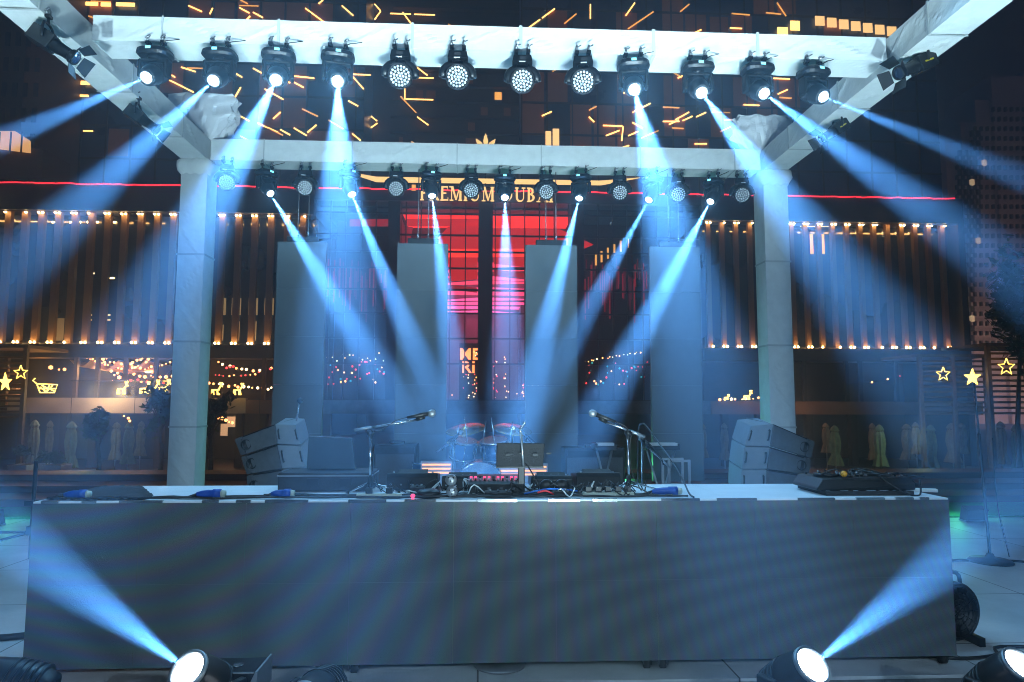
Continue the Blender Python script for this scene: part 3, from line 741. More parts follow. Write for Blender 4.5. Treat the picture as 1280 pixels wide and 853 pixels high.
# tablet stand with gooseneck
ts = thing('tablet_stand', (P(652,612,4.62).x,4.62,DZ), 'black tablet holder standing on the desk, its back to the viewer', 'tablet stand')
A = P(621,552,4.6); B = P(681,584,4.6); xm = P(652,560,4.6).x
MB().poly([(A.x,4.60,A.z-.01),(B.x,4.60,A.z-.013),(B.x-.012,4.58,B.z),(A.x-.004,4.58,B.z+.006)],(0,.02,0),M['matteblack']).build('tablet', ts, bevel=.006)
MB().bb((A.x-.004,4.57,B.z-.004),(B.x-.01,4.60,B.z+.006),M['black']).build('ledge', ts)
MB().bb((xm-.022,4.604,DZ+.02),(xm+.022,4.634,B.z+.05),M['black']).build('post', ts, bevel=.004)
m = MB(); m.cyl((xm+.01,4.575,B.z+.0),(xm-.005,4.575,A.z+.06),.008,M['steel'],8); m.tube([(xm-.005,4.575,A.z+.06),(xm-.012,4.57,A.z+.075),(xm+.015,4.57,A.z+.12)],.006,M['chrome'],6); m.ball((xm+.017,4.57,A.z+.125),.009,M['chrome'],6); m.build('gooseneck', ts)
for i in range(4): m = MB(); x = A.x+.06+i*.09; m.bb((x,4.568,(A.z+B.z)/2-.01+.012*(i%2)),(x+.03,4.572,(A.z+B.z)/2+.006+.006*(i%2)),M['blackmetal']); m.build('bracket', ts)
m = MB(); m.tube([(xm+.02,4.59,B.z+.03),(xm+.06,4.56,DZ+.16),(xm+.10,4.55,DZ+.08),(xm+.12,4.58,DZ+.01)],.005,M['cable'],6); m.build('cable', ts)
MB().lathe((xm,4.62,DZ),(0,0,1),[(0,.10),(.012,.10),(.02,.03)],M['black'],24).build('base', ts)

# flight case and screen on the desk, left
A = P(356,587,4.95); B = P(459,612,4.75)
fc = thing('flight_case', ((A.x+B.x)/2,4.92,DZ), 'low black case on the desk under the dark monitor back', 'case')
MB().bb((A.x,4.78,DZ+.002),(B.x+.02,5.12,DZ+.13),M['matteblack']).build('case_body', fc, bevel=.012)
MB().bb((A.x-.004,4.775,DZ+.105),(B.x+.024,5.125,DZ+.112),M['steel']).build('edge_strip', fc)
MB().bb((A.x+.2,4.772,DZ+.05),(A.x+.28,4.778,DZ+.09),M['blackmetal']).build('latch', fc)
MB().bb((A.x+.42,4.772,DZ+.05),(A.x+.5,4.778,DZ+.09),M['blackmetal']).build('latch', fc)
A = P(386,546,4.98); B = P(441,587,4.98); A2 = P(440,548,4.98)
mn = thing('monitor', ((A.x+B.x)/2,5.0,DZ+.13), 'dark flat monitor back standing on the low black case', 'monitor')
MB().poly([(A.x,4.97,A.z),(A2.x,4.97,A.z-.012),(B.x+.015,4.99,DZ+.133),(A.x-.012,4.99,DZ+.133)],(0,.03,0),pbr('dark_teal_plastic',(.035,.05,.06),.5,var=.1)).build('panel', mn, bevel=.004)
MB().poly([(A.x,4.966,A.z+.002),(A2.x,4.966,A.z-.010),(A2.x,4.966,A.z-.004),(A.x,4.966,A.z+.007)],(0,.03,0),M['chrome']).build('bright_edge', mn)
MB().bb((A.x+.05,5.0,DZ+.131),(A.x+.2,5.09,DZ+.145),M['black']).build('foot', mn)

# desk microphone stands
def mic_stand(base, top, tail, head, label, legs, r=.009):
    base, top, tail, head = map(Vector, (base, top, tail, head))
    r_ = thing('microphone_stand', base, label, 'microphone stand', 'microphone boom stands')
    MB().cyl(base+Vector((0,0,.05)), top, r, M['chrome'], 10).build('pole', r_)
    c = MB(); c.cyl(base+Vector((0,0,.03)), base+Vector((0,0,.11)), r*1.9, M['black'], 10)
    for v in legs: c.cyl(base+Vector((0,0,.075)), base+Vector((v[0],v[1],.008)), r*.8, M['chrome'], 8); c.ball(base+Vector((v[0],v[1],.011)), r*1.2, M['rubber'], 5)
    c.build('tripod', r_)
    j = MB(); j.cyl(top-Vector((0,0,.03)), top+Vector((0,0,.02)), r*1.7, M['black'], 10); j.cyl(top+Vector((-.0,-.025,.01)), top+Vector((0,.025,.01)), r*2.4, M['black'], 12); j.build('clutch', r_)
    d = (head-tail).normalized(); e = head-d*.10
    b = MB(); b.cyl(tail, e, r*.8, M['chrome'], 8); b.cyl(tail, tail+d*.12, r*1.1, M['steel'], 8); bo = b.build('boom', r_)
    MB().cyl(e-d*.035+Vector((0,0,.004)), e+d*.02+Vector((0,0,.012)), .016, M['black'], 10).build('mic_clip', bo)
    up = Vector((0,0,.018)); md = (d+Vector((0,0,-.22 if head.z > tail.z+.05 else -.10))).normalized()
    m = MB(); st_ = e-d*.10+up*1.5
    m.rings([st_, st_+d*.05, st_+d*.15], [.010,.012,.016], M['black'], 12); mo = m.build('microphone', bo)
    hd = MB(); c_ = st_+d*.172; hd.lathe(c_-d*.026, d, [(0,.016),(.008,.023),(.024,.027),(.040,.023),(.050,.012),(.052,.002)], M['steel'], 14); hd.build('mic_head', mo)
    w_ = MB(); w_.tube([st_, st_-d*.08+Vector((0,-.01,-.01)), (st_+tail)/2+Vector((0,-.02,-.045)), tail+d*.10+Vector((0,-.012,-.015)), top+Vector((.012,-.01,-.06)), base+Vector((.016,-.012,.15)), base+Vector((.08,-.03,.01))], .0035, M['cable'], 5); w_.build('cable', r_)
    return r_
Y1 = 4.72
mic_stand((P(463,600,Y1).x,Y1,DZ), P(463,543,Y1), P(443,538,Y1), P(545,521,Y1-.05), 'microphone boom on the desk pointing right, beside the monitor', ((.20,-.06),(.05,.22),(-.14,-.05)))
mic_stand((P(786,606,Y1).x,Y1,DZ), P(785,543,Y1), P(806,546,Y1), P(736,520,Y1-.05), 'microphone boom on the desk pointing left, right of the mixer', ((.25,-.12),(-.06,.2),(-.15,-.08)))

# controller on the right end of the desk
ct = thing('dj_controller', (P(1075,612,4.7).x,4.7,DZ), 'wide black controller covered in cables on the right end of the desk', 'controller')
xa, xb = P(1018,612,4.55).x, P(1135,612,4.6).x
MB().poly([(xa,4.52,DZ+.03),(xa,4.5,DZ+.05),(xa+.06,4.55,DZ+.105),(xb-.02,4.55,DZ+.115),(xb,4.5,DZ+.08),(xb,4.52,DZ+.03)],(0,.36,0),M['black']).build('body', ct, bevel=.008)
MB().bb((xa+.05,4.49,DZ+.001),(xb-.03,4.9,DZ+.029),M['matteblack']).build('tray', ct)
for i in range(7): MB().bb((xa+.05+i*.09,4.485,DZ+.032),(xa+.05+i*.09+rr.uniform(.02,.07),4.49,DZ+.038),M['chrome']).build('trim', ct)
for i in range(26):
    x = rr.uniform(xa+.08,xb-.04); y = rr.uniform(4.58,4.86)
    MB().cyl((x,y,DZ+.11),(x,y,DZ+.11+rr.uniform(.012,.035)),rr.uniform(.006,.012),rr.choice([M['black'],M['steel'],M['black'],M['chrome']]),8).build('knob', ct)
for i in range(2): MB().lathe((xa+.16+i*.36,4.70,DZ+.112),(0,0,1),[(0,.085),(.016,.083),(.018,.05),(.017,.002)],M['blackmetal'],24).build('jog_wheel', ct)
for i in range(5):
    x = rr.uniform(xa,xb-.3); pts = [(x+j*.09, 4.56+rr.uniform(-.06,.2), DZ+.13+rr.uniform(-.02,.035)) for j in range(5)]
    tag(MB().tube(pts,.005,M['cable'],5,3).build('thin_cable'),'thin black cable lying over the controller on the right end','cable','cables over the controller')
tag(MB().tube([(xa+.42,4.5,DZ+.13),(xa+.5,4.46,DZ+.06),(xa+.6,4.45,DZ+.01),(xb,4.47,DZ+.012),(xb+.02,4.5,DZ+.10)],.006,M['cable'],6).build('black_cable'),'black cable hanging in a loop over the front of the controller','cable')
tag(MB().ball((P(1057,595,4.55).x,4.57,DZ+.135),.022,M['orangeball'],8).build('orange_ball'),'small orange ball on the black controller','ball')
tag(MB().box((P(1145,614,4.7).x+.02,4.66,DZ+.014),(.18,.05,.022),M['white'],Matrix.Rotation(-.3,3,'Z')).build('white_bar', bevel=.004),'short white bar beside the controller at the right end of the desk','bar')
v1 = onz(835,575,DZ+.18)
tag(MB().tube([(P(868,622,4.40).x,4.41,DZ+.006),(P(862,610,4.5).x,4.52,DZ+.02),(P(850,590,4.9).x,4.9,DZ+.10),(P(826,568,5.3).x,5.3,DZ+.28),(P(800,550,5.6).x,5.6,1.5),(P(797,560,5.7).x,5.7,1.0),(P(797,600,5.7).x,5.75,0.01)],.006,M['cable'],6).build('black_cable'),'black cable dropping from a stand behind onto the right white board','cable')

# ================================================================== STAGE BEHIND THE DESK
MB().bb((-2.0,7.35,.002),(2.6,9.05,.42),M['stage']).build('stage_riser', kind='structure', bevel=.01)
MB().bb((-2.9,9.4,.002),(3.4,10.15,.46),M['turf']).build('turf_strip', kind='structure')

def speaker_stack(label, rows, port_px):
    """rows: from the top, (outer, inner, pale far edge) pixel corners of each joint of the leaning boxes"""
    YS = 6.45
    pts = [[P(px, py, YS + dy) for (px, py), dy in zip(r, (.10, 0, .05))] for r in rows]
    while pts[-1][1].z > .12:          # the hidden lower boxes continue the stack down to the floor
        d = [pts[-1][i]-pts[-2][i] for i in range(3)]
        pts.append([pts[-1][0]+Vector((d[0].x*.3,0,-.215)), pts[-1][1]+Vector((d[1].x*.5,0,-.225)), pts[-1][2]+Vector((d[2].x*.5,0,-.225))])
    zb = min(p.z for p in pts[-1]); x0 = pts[0][1].x
    root = thing('speaker_stack', (x0, YS+.2, 0), label, 'speaker stack', 'line array speaker stacks')
    sg = 1 if pts[0][0].x < x0 else -1
    nb = len(pts)-1
    for i in range(nb):
        (o0, i0, e0), (o1, i1, e1) = pts[i], pts[i+1]
        g = Vector((0,0,.004))
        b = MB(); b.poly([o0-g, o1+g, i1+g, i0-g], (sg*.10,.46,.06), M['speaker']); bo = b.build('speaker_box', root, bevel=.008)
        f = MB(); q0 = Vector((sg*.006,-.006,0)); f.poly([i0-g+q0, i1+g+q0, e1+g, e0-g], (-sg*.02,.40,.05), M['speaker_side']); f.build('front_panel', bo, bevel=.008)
        s_ = MB(); k = .16; s_.poly([o0.lerp(i0,.02)-g*2+Vector((0,-.010,0)), o1.lerp(i1,.02)+g*2+Vector((0,-.010,0)), o1.lerp(i1,k)+g*2+Vector((0,-.010,0)), o0.lerp(i0,k)-g*2+Vector((0,-.010,0))], (0,.009,0), M['grille']); s_.build('edge_strip', bo)
        c = (o0.lerp(i0,.30)+o1.lerp(i1,.14))/2
        MB().lathe(c+Vector((0,.0,0)), (0,-1,0), [(-.01,.050),(.008,.050),(.010,.043),(.001,.040),(.0005,.004)], M['black'], 24).build('round_port', bo)
        m = MB(); m.poly([o0.lerp(i0,.2)-g*.2+Vector((0,-.004,-.004)), i0-g*.2+Vector((0,-.004,-.004)), i0-g*.2+Vector((0,-.004,-.014)), o0.lerp(i0,.2)-g*.2+Vector((0,-.004,-.014))], (0,.02,0), M['black']); m.build('joint_strip', bo)
        for u in (.16, .93):
            h0 = i0.lerp(e0,u).lerp(i1.lerp(e1,u), .28)+Vector((0,-.003,0)); h1 = i0.lerp(e0,u).lerp(i1.lerp(e1,u), .68)+Vector((0,-.003,0)); o_ = Vector((sg*.004,-.030,0))
            MB().tube([h0, h0+o_, h1+o_, h1], .008, M['black'], 6, 2).build('handle', bo)
    fr = MB(); c = (pts[-1][0]+pts[-1][2])/2; fr.bb((c.x-.36,YS-.06,.002),(c.x+.36,YS+.58,min(.12,zb+.03) if zb > .03 else .02),M['blackmetal']); fr.build('ground_frame', root)
    return root
speaker_stack('grey leaning line array speaker stack left of the dark monitor', [((293,549),(343.5,530),(369.7,530.8)),((301,571),(346,556),(376,557)),((308,594),(352,587),(382,585))], None)
speaker_stack('grey leaning line array speaker stack in front of the right column', [((1018.6,552),(967,530),(938.5,532)),((1014.5,574),(963,559),(931,558)),((1011,595),(959,587),(927.5,587))], None)
# small lamp on a stem above the left stack
A = P(368,527,6.7); B = P(374,503,6.7)
gl = thing('gooseneck_lamp', (A.x,6.7,A.z-.05), 'thin stem with a small lamp sticking up behind the left speaker stack', 'lamp')
MB().cyl((A.x-.02,6.72,1.2),(B.x,6.7,B.z),.008,M['chrome'],8).build('stem', gl)
MB().ball((B.x+.01,6.69,B.z+.015),.03,M['black'],6).build('lamp_head', gl)

# drum kit on the riser
DXC, DY = P(600,585,8.2).x, 8.2
dk_ = thing('drum_kit', (DXC,DY,.42), 'blue drum kit with brass cymbals on the low riser behind the desk', 'drum kit')
zr = .42
def drum(c, ax, r, l_, name='drum', head=True):
    c = Vector(c); ax = Vector(ax).normalized()
    m = MB(); m.lathe(c-ax*l_/2, ax, [(0,r),(l_,r)], M['drumblue'], 28); o = m.build(name, dk_)
    h = MB(); h.lathe(c+ax*(l_/2), ax, [(.001,r*.97),(.006,r*.94),(.008,.004)], M['drumhead'], 28); h.build('drum_head', o)
    for s_ in (-1, 1):
        MB().lathe(c+ax*(s_*l_/2-.012), ax, [(0,r+.001),(0,r+.012),(.024,r+.012),(.024,r+.001)], M['chrome'], 28).build('hoop', o)
    g = MB(); d, s2, u = frame(ax)
    for k in range(8):
        t = 2*math.pi*k/8+.3; v = s2*math.cos(t)+u*math.sin(t); g.cyl(c-ax*l_*.40+v*(r+.012), c+ax*l_*.40+v*(r+.012), .006, M['chrome'], 6)
    g.build('tension_rods', o)
    return o
drum((DXC,DY,zr+.28), (0,-1,0), .275, .40, 'bass_drum')
drum((DXC-.20,DY-.02,zr+.70), (.1,-.22,.95), .145, .20, 'tom')
drum((DXC+.17,DY-.02,zr+.70), (-.1,-.22,.95), .155, .21, 'tom')
drum((DXC-.62,DY+.25,zr+.34), (0,0,1), .20, .36, 'floor_tom')
drum((DXC+.50,DY+.22,zr+.55), (0,-.1,1), .175, .15, 'snare')
def cymbal(c, r, tilt, mt='brass'):
    c = Vector(c); st_ = MB(); st_.cyl((c.x,c.y+.02,zr),(c.x,c.y,c.z),.011,M['chrome'],8)
    for k in range(3):
        t = 2.1*k+.5; st_.cyl((c.x,c.y+.02,zr+.30),(c.x+.26*math.cos(t),c.y+.02+.26*math.sin(t),zr+.01),.009,M['chrome'],6)
    s_ = st_.build('cymbal_stand', dk_)
    ax = Vector((math.sin(tilt),-.28,1)).normalized()
    MB().lathe(c, ax, [(-.012,r),(-.008,r*.97),(.004,r*.4),(.010,r*.2),(.03,r*.12),(.034,.004)], M[mt], 32).build('cymbal', s_)
cymbal((P(579,553,8.3).x,8.3,P(579,553,8.3).z),.20,.05)
cymbal((P(616,553,8.3).x,8.3,P(616,553,8.3).z),.20,-.05)
cymbal((P(582,535,8.6).x,8.6,P(582,536,8.6).z),.25,-.15)
cymbal((P(641,534,8.5).x,8.5,P(641,536,8.5).z),.24,.12)
m = MB()
for i in range(5):
    x = DXC-.3+.16*i; m.cyl((x,DY-.1,zr+.72),(x+.05*(-1)**i,DY+.1,zr+1.02+.05*(i%2)),.007,M['chrome'],6)
m.build('mount_rods', dk_)
st_ = MB(); st_.cyl((DXC+.1,8.75,zr),(DXC+.1,8.75,zr+.42),.03,M['chrome'],10); st_.lathe((DXC+.1,8.75,zr+.42),(0,0,1),[(0,.16),(.06,.17),(.08,.14)],M['black'],20)
tag(st_.build('drum_stool'),'round black stool behind the blue drum kit','stool')
# floor mic in front of the kit
Yk = 7.7
mic_stand((P(567,595,Yk).x,Yk,.42), P(567,553,Yk), P(546,565,Yk), P(579,542,Yk), 'thin microphone boom left of the blue drum kit', ((.18,-.05),(-.12,.15),(-.1,-.12)), .008)
mic_stand((P(655,595,7.9).x,7.9,.42), P(655,556,7.9), P(676,561,7.9), P(648,540,7.9), 'microphone boom behind the tablet holder at the drum kit', ((.18,-.05),(-.12,.15),(-.1,-.12)), .008)

def amber_box(px0, px1, y0, y1, Y, label):
    a, b_ = P(px0,y0,Y), P(px1,y1,Y)
    r_ = thing('amber_light_box', ((a.x+b_.x)/2,Y,.42), label, 'light box', 'amber light boxes on the riser')
    h = a.z-b_.z; fr = MB()
    fr.bb((a.x-.02,Y+.02,.43),(b_.x+.02,Y+.10,a.z+.01),M['steel']); fr.build('frame', r_, bevel=.004)
    for i in range(3):
        z = a.z-.02-i*h*.36; MB().bb((a.x,Y,z-h*.14),(b_.x,Y+.017,z),M['amber']).build('lit_bar', r_)
amber_box(528,563,578,592,8.0,'low amber lit box left of the bass drum')
amber_box(626,683,581,594,8.05,'low amber lit box right of the bass drum, under the tablet')

def cabinet(px0, px1, py0, Y, d, label, name='amplifier_cabinet', z0=.02):
    a, b_ = P(px0,py0,Y), P(px1,py0,Y)
    r_ = thing(name, ((a.x+b_.x)/2,Y+d/2,z0), label, 'amplifier', 'amplifier cabinets behind the desk')
    MB().bb((a.x,Y,z0),(b_.x,Y+d,a.z),M['matteblack']).build('cabinet', r_, bevel=.015)
    MB().bb((a.x+.03,Y-.012,z0+.05),(b_.x-.03,Y-.002,a.z-.12),M['grille']).build('grille', r_)
    MB().bb((a.x+.03,Y-.012,a.z-.10),(b_.x-.03,Y-.002,a.z-.03),M['blackmetal']).build('control_panel', r_)
    MB().tube([((a.x+b_.x)/2-.09,Y+d/2,a.z+.0),((a.x+b_.x)/2-.08,Y+d/2,a.z+.03),((a.x+b_.x)/2+.08,Y+d/2,a.z+.03),((a.x+b_.x)/2+.09,Y+d/2,a.z)],.01,M['black'],6).build('handle', r_)
cabinet(467,521,556,8.6,.4,'dark amplifier cabinet between the left boom stand and the drums',z0=.0 if False else .422)
cabinet(706,781,560,8.6,.4,'wide dark amplifier cabinet right of the tablet holder',z0=.422)
# keyboards on stands
def keyboard(px0, px1, py, Y, label, z0):
    a, b_ = P(px0,py,Y), P(px1,py,Y)
    r_ = thing('keyboard', ((a.x+b_.x)/2,Y,z0), label, 'keyboard', 'keyboards on the stage')
    MB().bb((a.x,Y,a.z-.06),(b_.x,Y+.3,a.z+.02),M['black']).build('keyboard_body', r_, bevel=.008)
    k = MB()
    for i in range(24):
        w_ = (b_.x-a.x-.06)/24; k.bb((a.x+.03+i*w_,Y-.006,a.z-.005),(a.x+.03+(i+.85)*w_,Y+.12,a.z+.028),M['white'])
    k.build('keys', r_)
    s_ = MB(); s_.cyl((a.x+.05,Y+.05,z0),(b_.x-.05,Y+.05,a.z-.06),.014,M['steel'],8); s_.cyl((b_.x-.05,Y+.2,z0),(a.x+.05,Y+.2,a.z-.06),.014,M['steel'],8); s_.build('cross_stand', r_)
keyboard(744,771,557,8.1,'small keyboard on a cross stand behind the right boom stand', .42)
keyboard(808,850,557,8.4,'keyboard on a cross stand left of the grey metal frame', .0)
# grey metal frame rack
a, b_ = P(836,575,6.4), P(862,606,6.4)
rk = thing('metal_frame_rack', ((a.x+b_.x)/2,6.5,0), 'small grey square metal frame rack behind the right white board', 'rack')
m = MB()
for x in (a.x, b_.x):
    for y in (6.4, 6.62): m.bb((x-.011,y-.011,.0),(x+.011,y+.011,a.z),M['steel'])
for z in (a.z-.011, a.z-.25, a.z-.55):
    for y in (6.4, 6.62): m.bb((a.x+.0115,y-.010,z-.010),(b_.x-.0115,y+.010,z+.010),M['steel'])
m.build('frame', rk); MB().bb((a.x+.012,6.412,a.z-.27),(b_.x-.012,6.61,a.z-.262),M['speaker']).build('shelf', rk)
mic_stand((P(800,600,6.1).x,6.1,0), P(803,552,6.1), P(838,585,6.1), P(797,548,6.1), 'low slanting microphone boom between the drums and the metal frame', ((.25,-.05),(-.12,.2),(-.15,-.1)), .008)

# music stand / round base stand on the floor at the right, dark stand at the left
A = P(1238,703,7.0); A.z = 0
A = onz(1238,703,0.0)
rs = thing('round_base_stand', A, 'tall thin stand on a round base on the pale floor right of the desk', 'stand')
MB().lathe(A+Vector((0,0,.002)),(0,0,1),[(0,.21),(.012,.21),(.03,.19),(.05,.05),(.09,.03)],M['black'],28).build('round_base', rs)
MB().cyl(A+Vector((0,0,.05)),A+Vector((-.03,.02,1.35)),.016,M['black'],10).build('pole', rs)
MB().cyl(A+Vector((-.03,.02,1.35)),A+Vector((-.05,.02,1.9)),.011,M['blackmetal'],10).build('upper_pole', rs)
MB().tube([A+Vector((-.6,-.0,.012)),A+Vector((-.3,.05,.012)),A+Vector((.25,.0,.012)),A+Vector((.45,-.12,.012)),A+Vector((.8,-.14,.012))],.013,M['cable'],6).build('floor_cable', rs)
MB().tube([A+Vector((.18,.1,1.3)),A+Vector((.19,.1,.6)),A+Vector((.25,.05,.04))],.006,M['cable'],5).build('hanging_cable', rs)
A = onz(37,705,0.0)
ls = thing('dark_tripod_stand', A, 'dark tripod stand on the pale floor left of the desk', 'stand')
MB().cyl(A+Vector((0,0,.05)),A+Vector((0,0,1.05)),.02,M['blackmetal'],10).build('pole', ls)
for dx, dy, z in ((-.9,-.1,.34),(-.85,.25,.1),(.5,.3,.02)):
    MB().cyl(A+Vector((0,0,.32)),A+Vector((dx,dy,z)),.013,M['blackmetal'],8).build('leg', ls)
MB().box(A+Vector((-.03,0,.62)),(.09,.06,.05),M['black']).build('clamp', ls); MB().box(A+Vector((0,0,.34)),(.07,.07,.09),M['black']).build('collar', ls)
# drum fan at the right end of the desk
fx = P(1199,780,4.75); fz = .22
ff = thing('drum_fan', (fx.x,4.78,0), 'round black drum fan on the floor against the right end of the desk', 'fan')
MB().lathe((fx.x-.02,4.95,fz),(.25,-1,0),[(0,.18),(.02,.20),(.16,.20),(.18,.19),(.18,.175),(.05,.17),(.04,.02)],M['black'],36).build('drum', ff)
g = MB(); d, s2, u = frame((.25,-1,0)); cf = Vector((fx.x-.02,4.95,fz))+d*.178
for r in (.05,.09,.13,.17): g.rings([cf+(s2*math.cos(t)+u*math.sin(t))*r for t in [2*math.pi*k/28 for k in range(29)]],.004,M['blackmetal'],5)
for k in range(12): t = math.pi*k/6; g.cyl(cf, cf+(s2*math.cos(t)+u*math.sin(t))*.18,.003,M['blackmetal'],5)
g.build('guard', ff)
MB().tube([(fx.x-.09,4.86,fz+.18),(fx.x-.07,4.85,fz+.25),(fx.x+.07,4.85,fz+.25),(fx.x+.10,4.86,fz+.17)],.014,M['black'],8).build('handle', ff)
MB().bb((fx.x-.16,4.72,0.001),(fx.x-.12,5.0,.06),M['black']).build('foot', ff); MB().bb((fx.x+.12,4.72,0.001),(fx.x+.16,5.0,.06),M['black']).build('foot', ff)
tag(MB().tube([(fx.x-.5,4.6,.012),(fx.x-.2,4.50,.012),(fx.x+.1,4.55,.012),(fx.x+.25,4.7,.012),(fx.x+.8,4.62,.012)],.011,M['cable'],6).build('black_cable'),'black cable on the floor before the drum fan','cable')
A = onz(-20,802,0.0); B = onz(36,798,0.0)
tag(MB().tube([A+Vector((-.6,.1,.02)),A+Vector((0,0,.022)),B+Vector((0,0,.022)),B+Vector((.25,.15,.02))],.024,M['cable'],8).build('thick_cable'),'thick black cable on the pale floor left of the desk','cable')
# bracket box beside the left moving head
A = P(300,838,3.55)
bb_ = thing('lamp_bracket_box', (A.x,3.6,-.16), 'dark metal box with round holes beside the left moving head', 'bracket')
m = MB(); m.bb((A.x-.17,3.52,-.155),(A.x+.08,3.72,A.z+.0),M['blackmetal']); m.build('box', bb_, bevel=.006)
for dx in (-.11,-.03): MB().lathe((A.x+dx,3.61,A.z+.001),(0,0,1),[(0,.026),(.005,.026),(.002,.017),(.002,.002)],M['chrome'],18).build('ring', bb_)
MB().poly([(A.x+.03,3.50,A.z-.12),(A.x+.09,3.50,A.z+.01),(A.x+.10,3.50,A.z+.01),(A.x+.10,3.50,A.z-.12)],(0,.24,0),M['steel']).build('side_plate', bb_)

# ================================================================== MALL FACADE BEHIND
YM = 40.0
GZ = -2.1
mall = thing('mall_building', (1,45,GZ), 'long dark mall facade with gold lit fins, red roof line and red glass hall', 'building')
def mb(lo, hi, m, name, par=None, bevel=0):
    return MB().bb(lo, hi, M[m] if isinstance(m, str) else m).build(name, par or mall, bevel)
XE = 29.45                                  # right corner
HX0, HX1 = P(393,300,YM).x, P(876,300,YM).x # entrance hall
for a, b_ in ((-46,HX0-.1),(HX1+.1,XE)):
    mb((a,YM,12.72),(b_,YM+24,14.25),'fascia','fascia')
    mb((a,YM+1.1,4.95),(b_,YM+1.25,12.70),'darkglass','glass_wall')
    mb((a,YM,4.15),(b_,YM+1.6,4.92),'fascia','ledge')
    mb((a,YM+1.3,8.7),(b_,YM+6,8.9),'darkwall','floor_slab')
    mb((a,YM+6.2,GZ),(b_,YM+6.5,12.7),'darkwall','back_wall')
mb((HX0-.098,YM+.05,13.62),(HX1+.098,YM+24,14.24),'fascia','fascia')
mb((XE+.002,YM+.02,GZ),(XE+.4,YM+24,14.26),'fascia','side_wall')
# red rope light along the roof edge, slightly wavy
pts = []; x = -40; rr = random.Random(3)
while x < XE:
    pts.append((x, YM-.06, 14.28+rr.uniform(-.035,.035))); x += .45
MB().rings(pts, .038, M['redline'], 6).build('red_light_line', mall)
# fins with lamps top and bottom
def fin(x, w_=.34, lo=4.93, hi=12.71):
    f = mb((x-w_/2,YM+.25,lo),(x+w_/2,YM+.52,hi),'bronze','fin')
    for z in (lo+.06, hi-.06):
        for dx in (-.11, .11):
            if (hash((round(x*7),z,dx)) % 11) == 0: continue
            MB().ball((x+dx,YM+.16,z+(.04 if z < 8 else -.04)),.07,M['warmlamp'],4).build('fin_lamp', f)
x = HX0-.75
k = 0
while x > -31: fin(x); x -= .942
x = HX1+.55
while x < XE-.1: fin(x,.26); x += .868
for px in (700,760,800): pass
# long warm strips that graze the fins from above and below
def strip(xa, xb, y, z, down, power, col=(1,.50,.14), wd=.08):
    l = bpy.data.lights.new('fin_strip', 'AREA'); l.shape = 'RECTANGLE'; l.size = xb-xa; l.size_y = wd; l.energy = power; l.color = col
    o = bpy.data.objects.new('fin_strip', l); COL.objects.link(o); o.location = ((xa+xb)/2, y, z)
    o.rotation_euler = (R(58 if down else 122), 0, 0)
    m = MB(); m.bb((xa,y-wd/2-.01,z+.005 if down else z-.03),(xb,y+wd/2+.01,z+.03 if down else z-.005),M['mullion']); m.build('light_channel', mall)
for a, b_ in ((-33,HX0-.2),(HX1+.2,XE-.1)):
    for dn in (True, False): strip(a, b_, YM-.02, 12.60 if dn else 5.05, dn, 15*(b_-a))
# rooms behind the glass wall: a few lit windows and ceiling spots
def win(px0, py0, px1, py1, m, Y=YM+1.09, name='lit_window'):
    a, b_ = P(px0,py0,Y), P(px1,py1,Y)
    return mb((a.x,Y-.012,b_.z),(b_.x,Y-.002,a.z), m, name)
dimwin = emi('dim_yellow_room', (1,.66,.28), .22)
for px in (271,290,311,331): win(px,373,px+11,394,dimwin)
for px in (72,83,272,292,313,331): win(px,398+(px%3)*4,px+7,426,emi('dim_room',(1,.72,.35),.10) if px == 72 else dimwin)
for px in (86,111,132,134): win(px,393,px+4,395,'litwin'); win(px,399,px+4,401,'litwin')
for px in range(54,150,11): win(px,277,px+3,279,'warmlamp')
win(108,340,112,342,'bulbwhite'); win(115,341,118,343,'bulbwhite'); win(136,347,143,349,'bulbwhite')
for px in (1000,1012,1020): win(px,281,px+16,284,'litwin')
for px in (1012,1026,1124): win(px,293,px+5,318,'goldsoft')

# ---------------- entrance hall: a deep red lit nave behind a mullioned glass front
HZ = 1.8
mb((HX0,YM+.3,HZ-.3),(HX1,YM+88,HZ),'darkwall','hall_floor')
pierx = [(P(598,300,YM).x, P(616,300,YM).x)]
mb((pierx[0][0],YM+.1,HZ),(pierx[0][1],YM+1.2,13.6),'mullion','pier')
for px in (492, 722): 
    x = P(px,300,YM).x; mb((x-.35,YM+.12,HZ),(x+.35,YM+1.1,13.6),'mullion','pier')
xa = HX0
glass_x = [HX0+.3]
i = 0
nx = 26
for i in range(nx+1):
    x = HX0+(HX1-HX0)*i/nx; mb((x-.03,YM+.2,HZ),(x+.03,YM+.34,13.6),'mullion','mullion')
for z in (3.9, 5.4, 6.9, 8.3, 9.6, 10.6, 11.6, 12.9):
    mb((HX0,YM+.18,z-.05),(HX1,YM+.30,z+.05),'mullion','transom')
mb((HX0,YM+.345,HZ),(HX1,YM+.36,13.6),'glass','hall_glass')
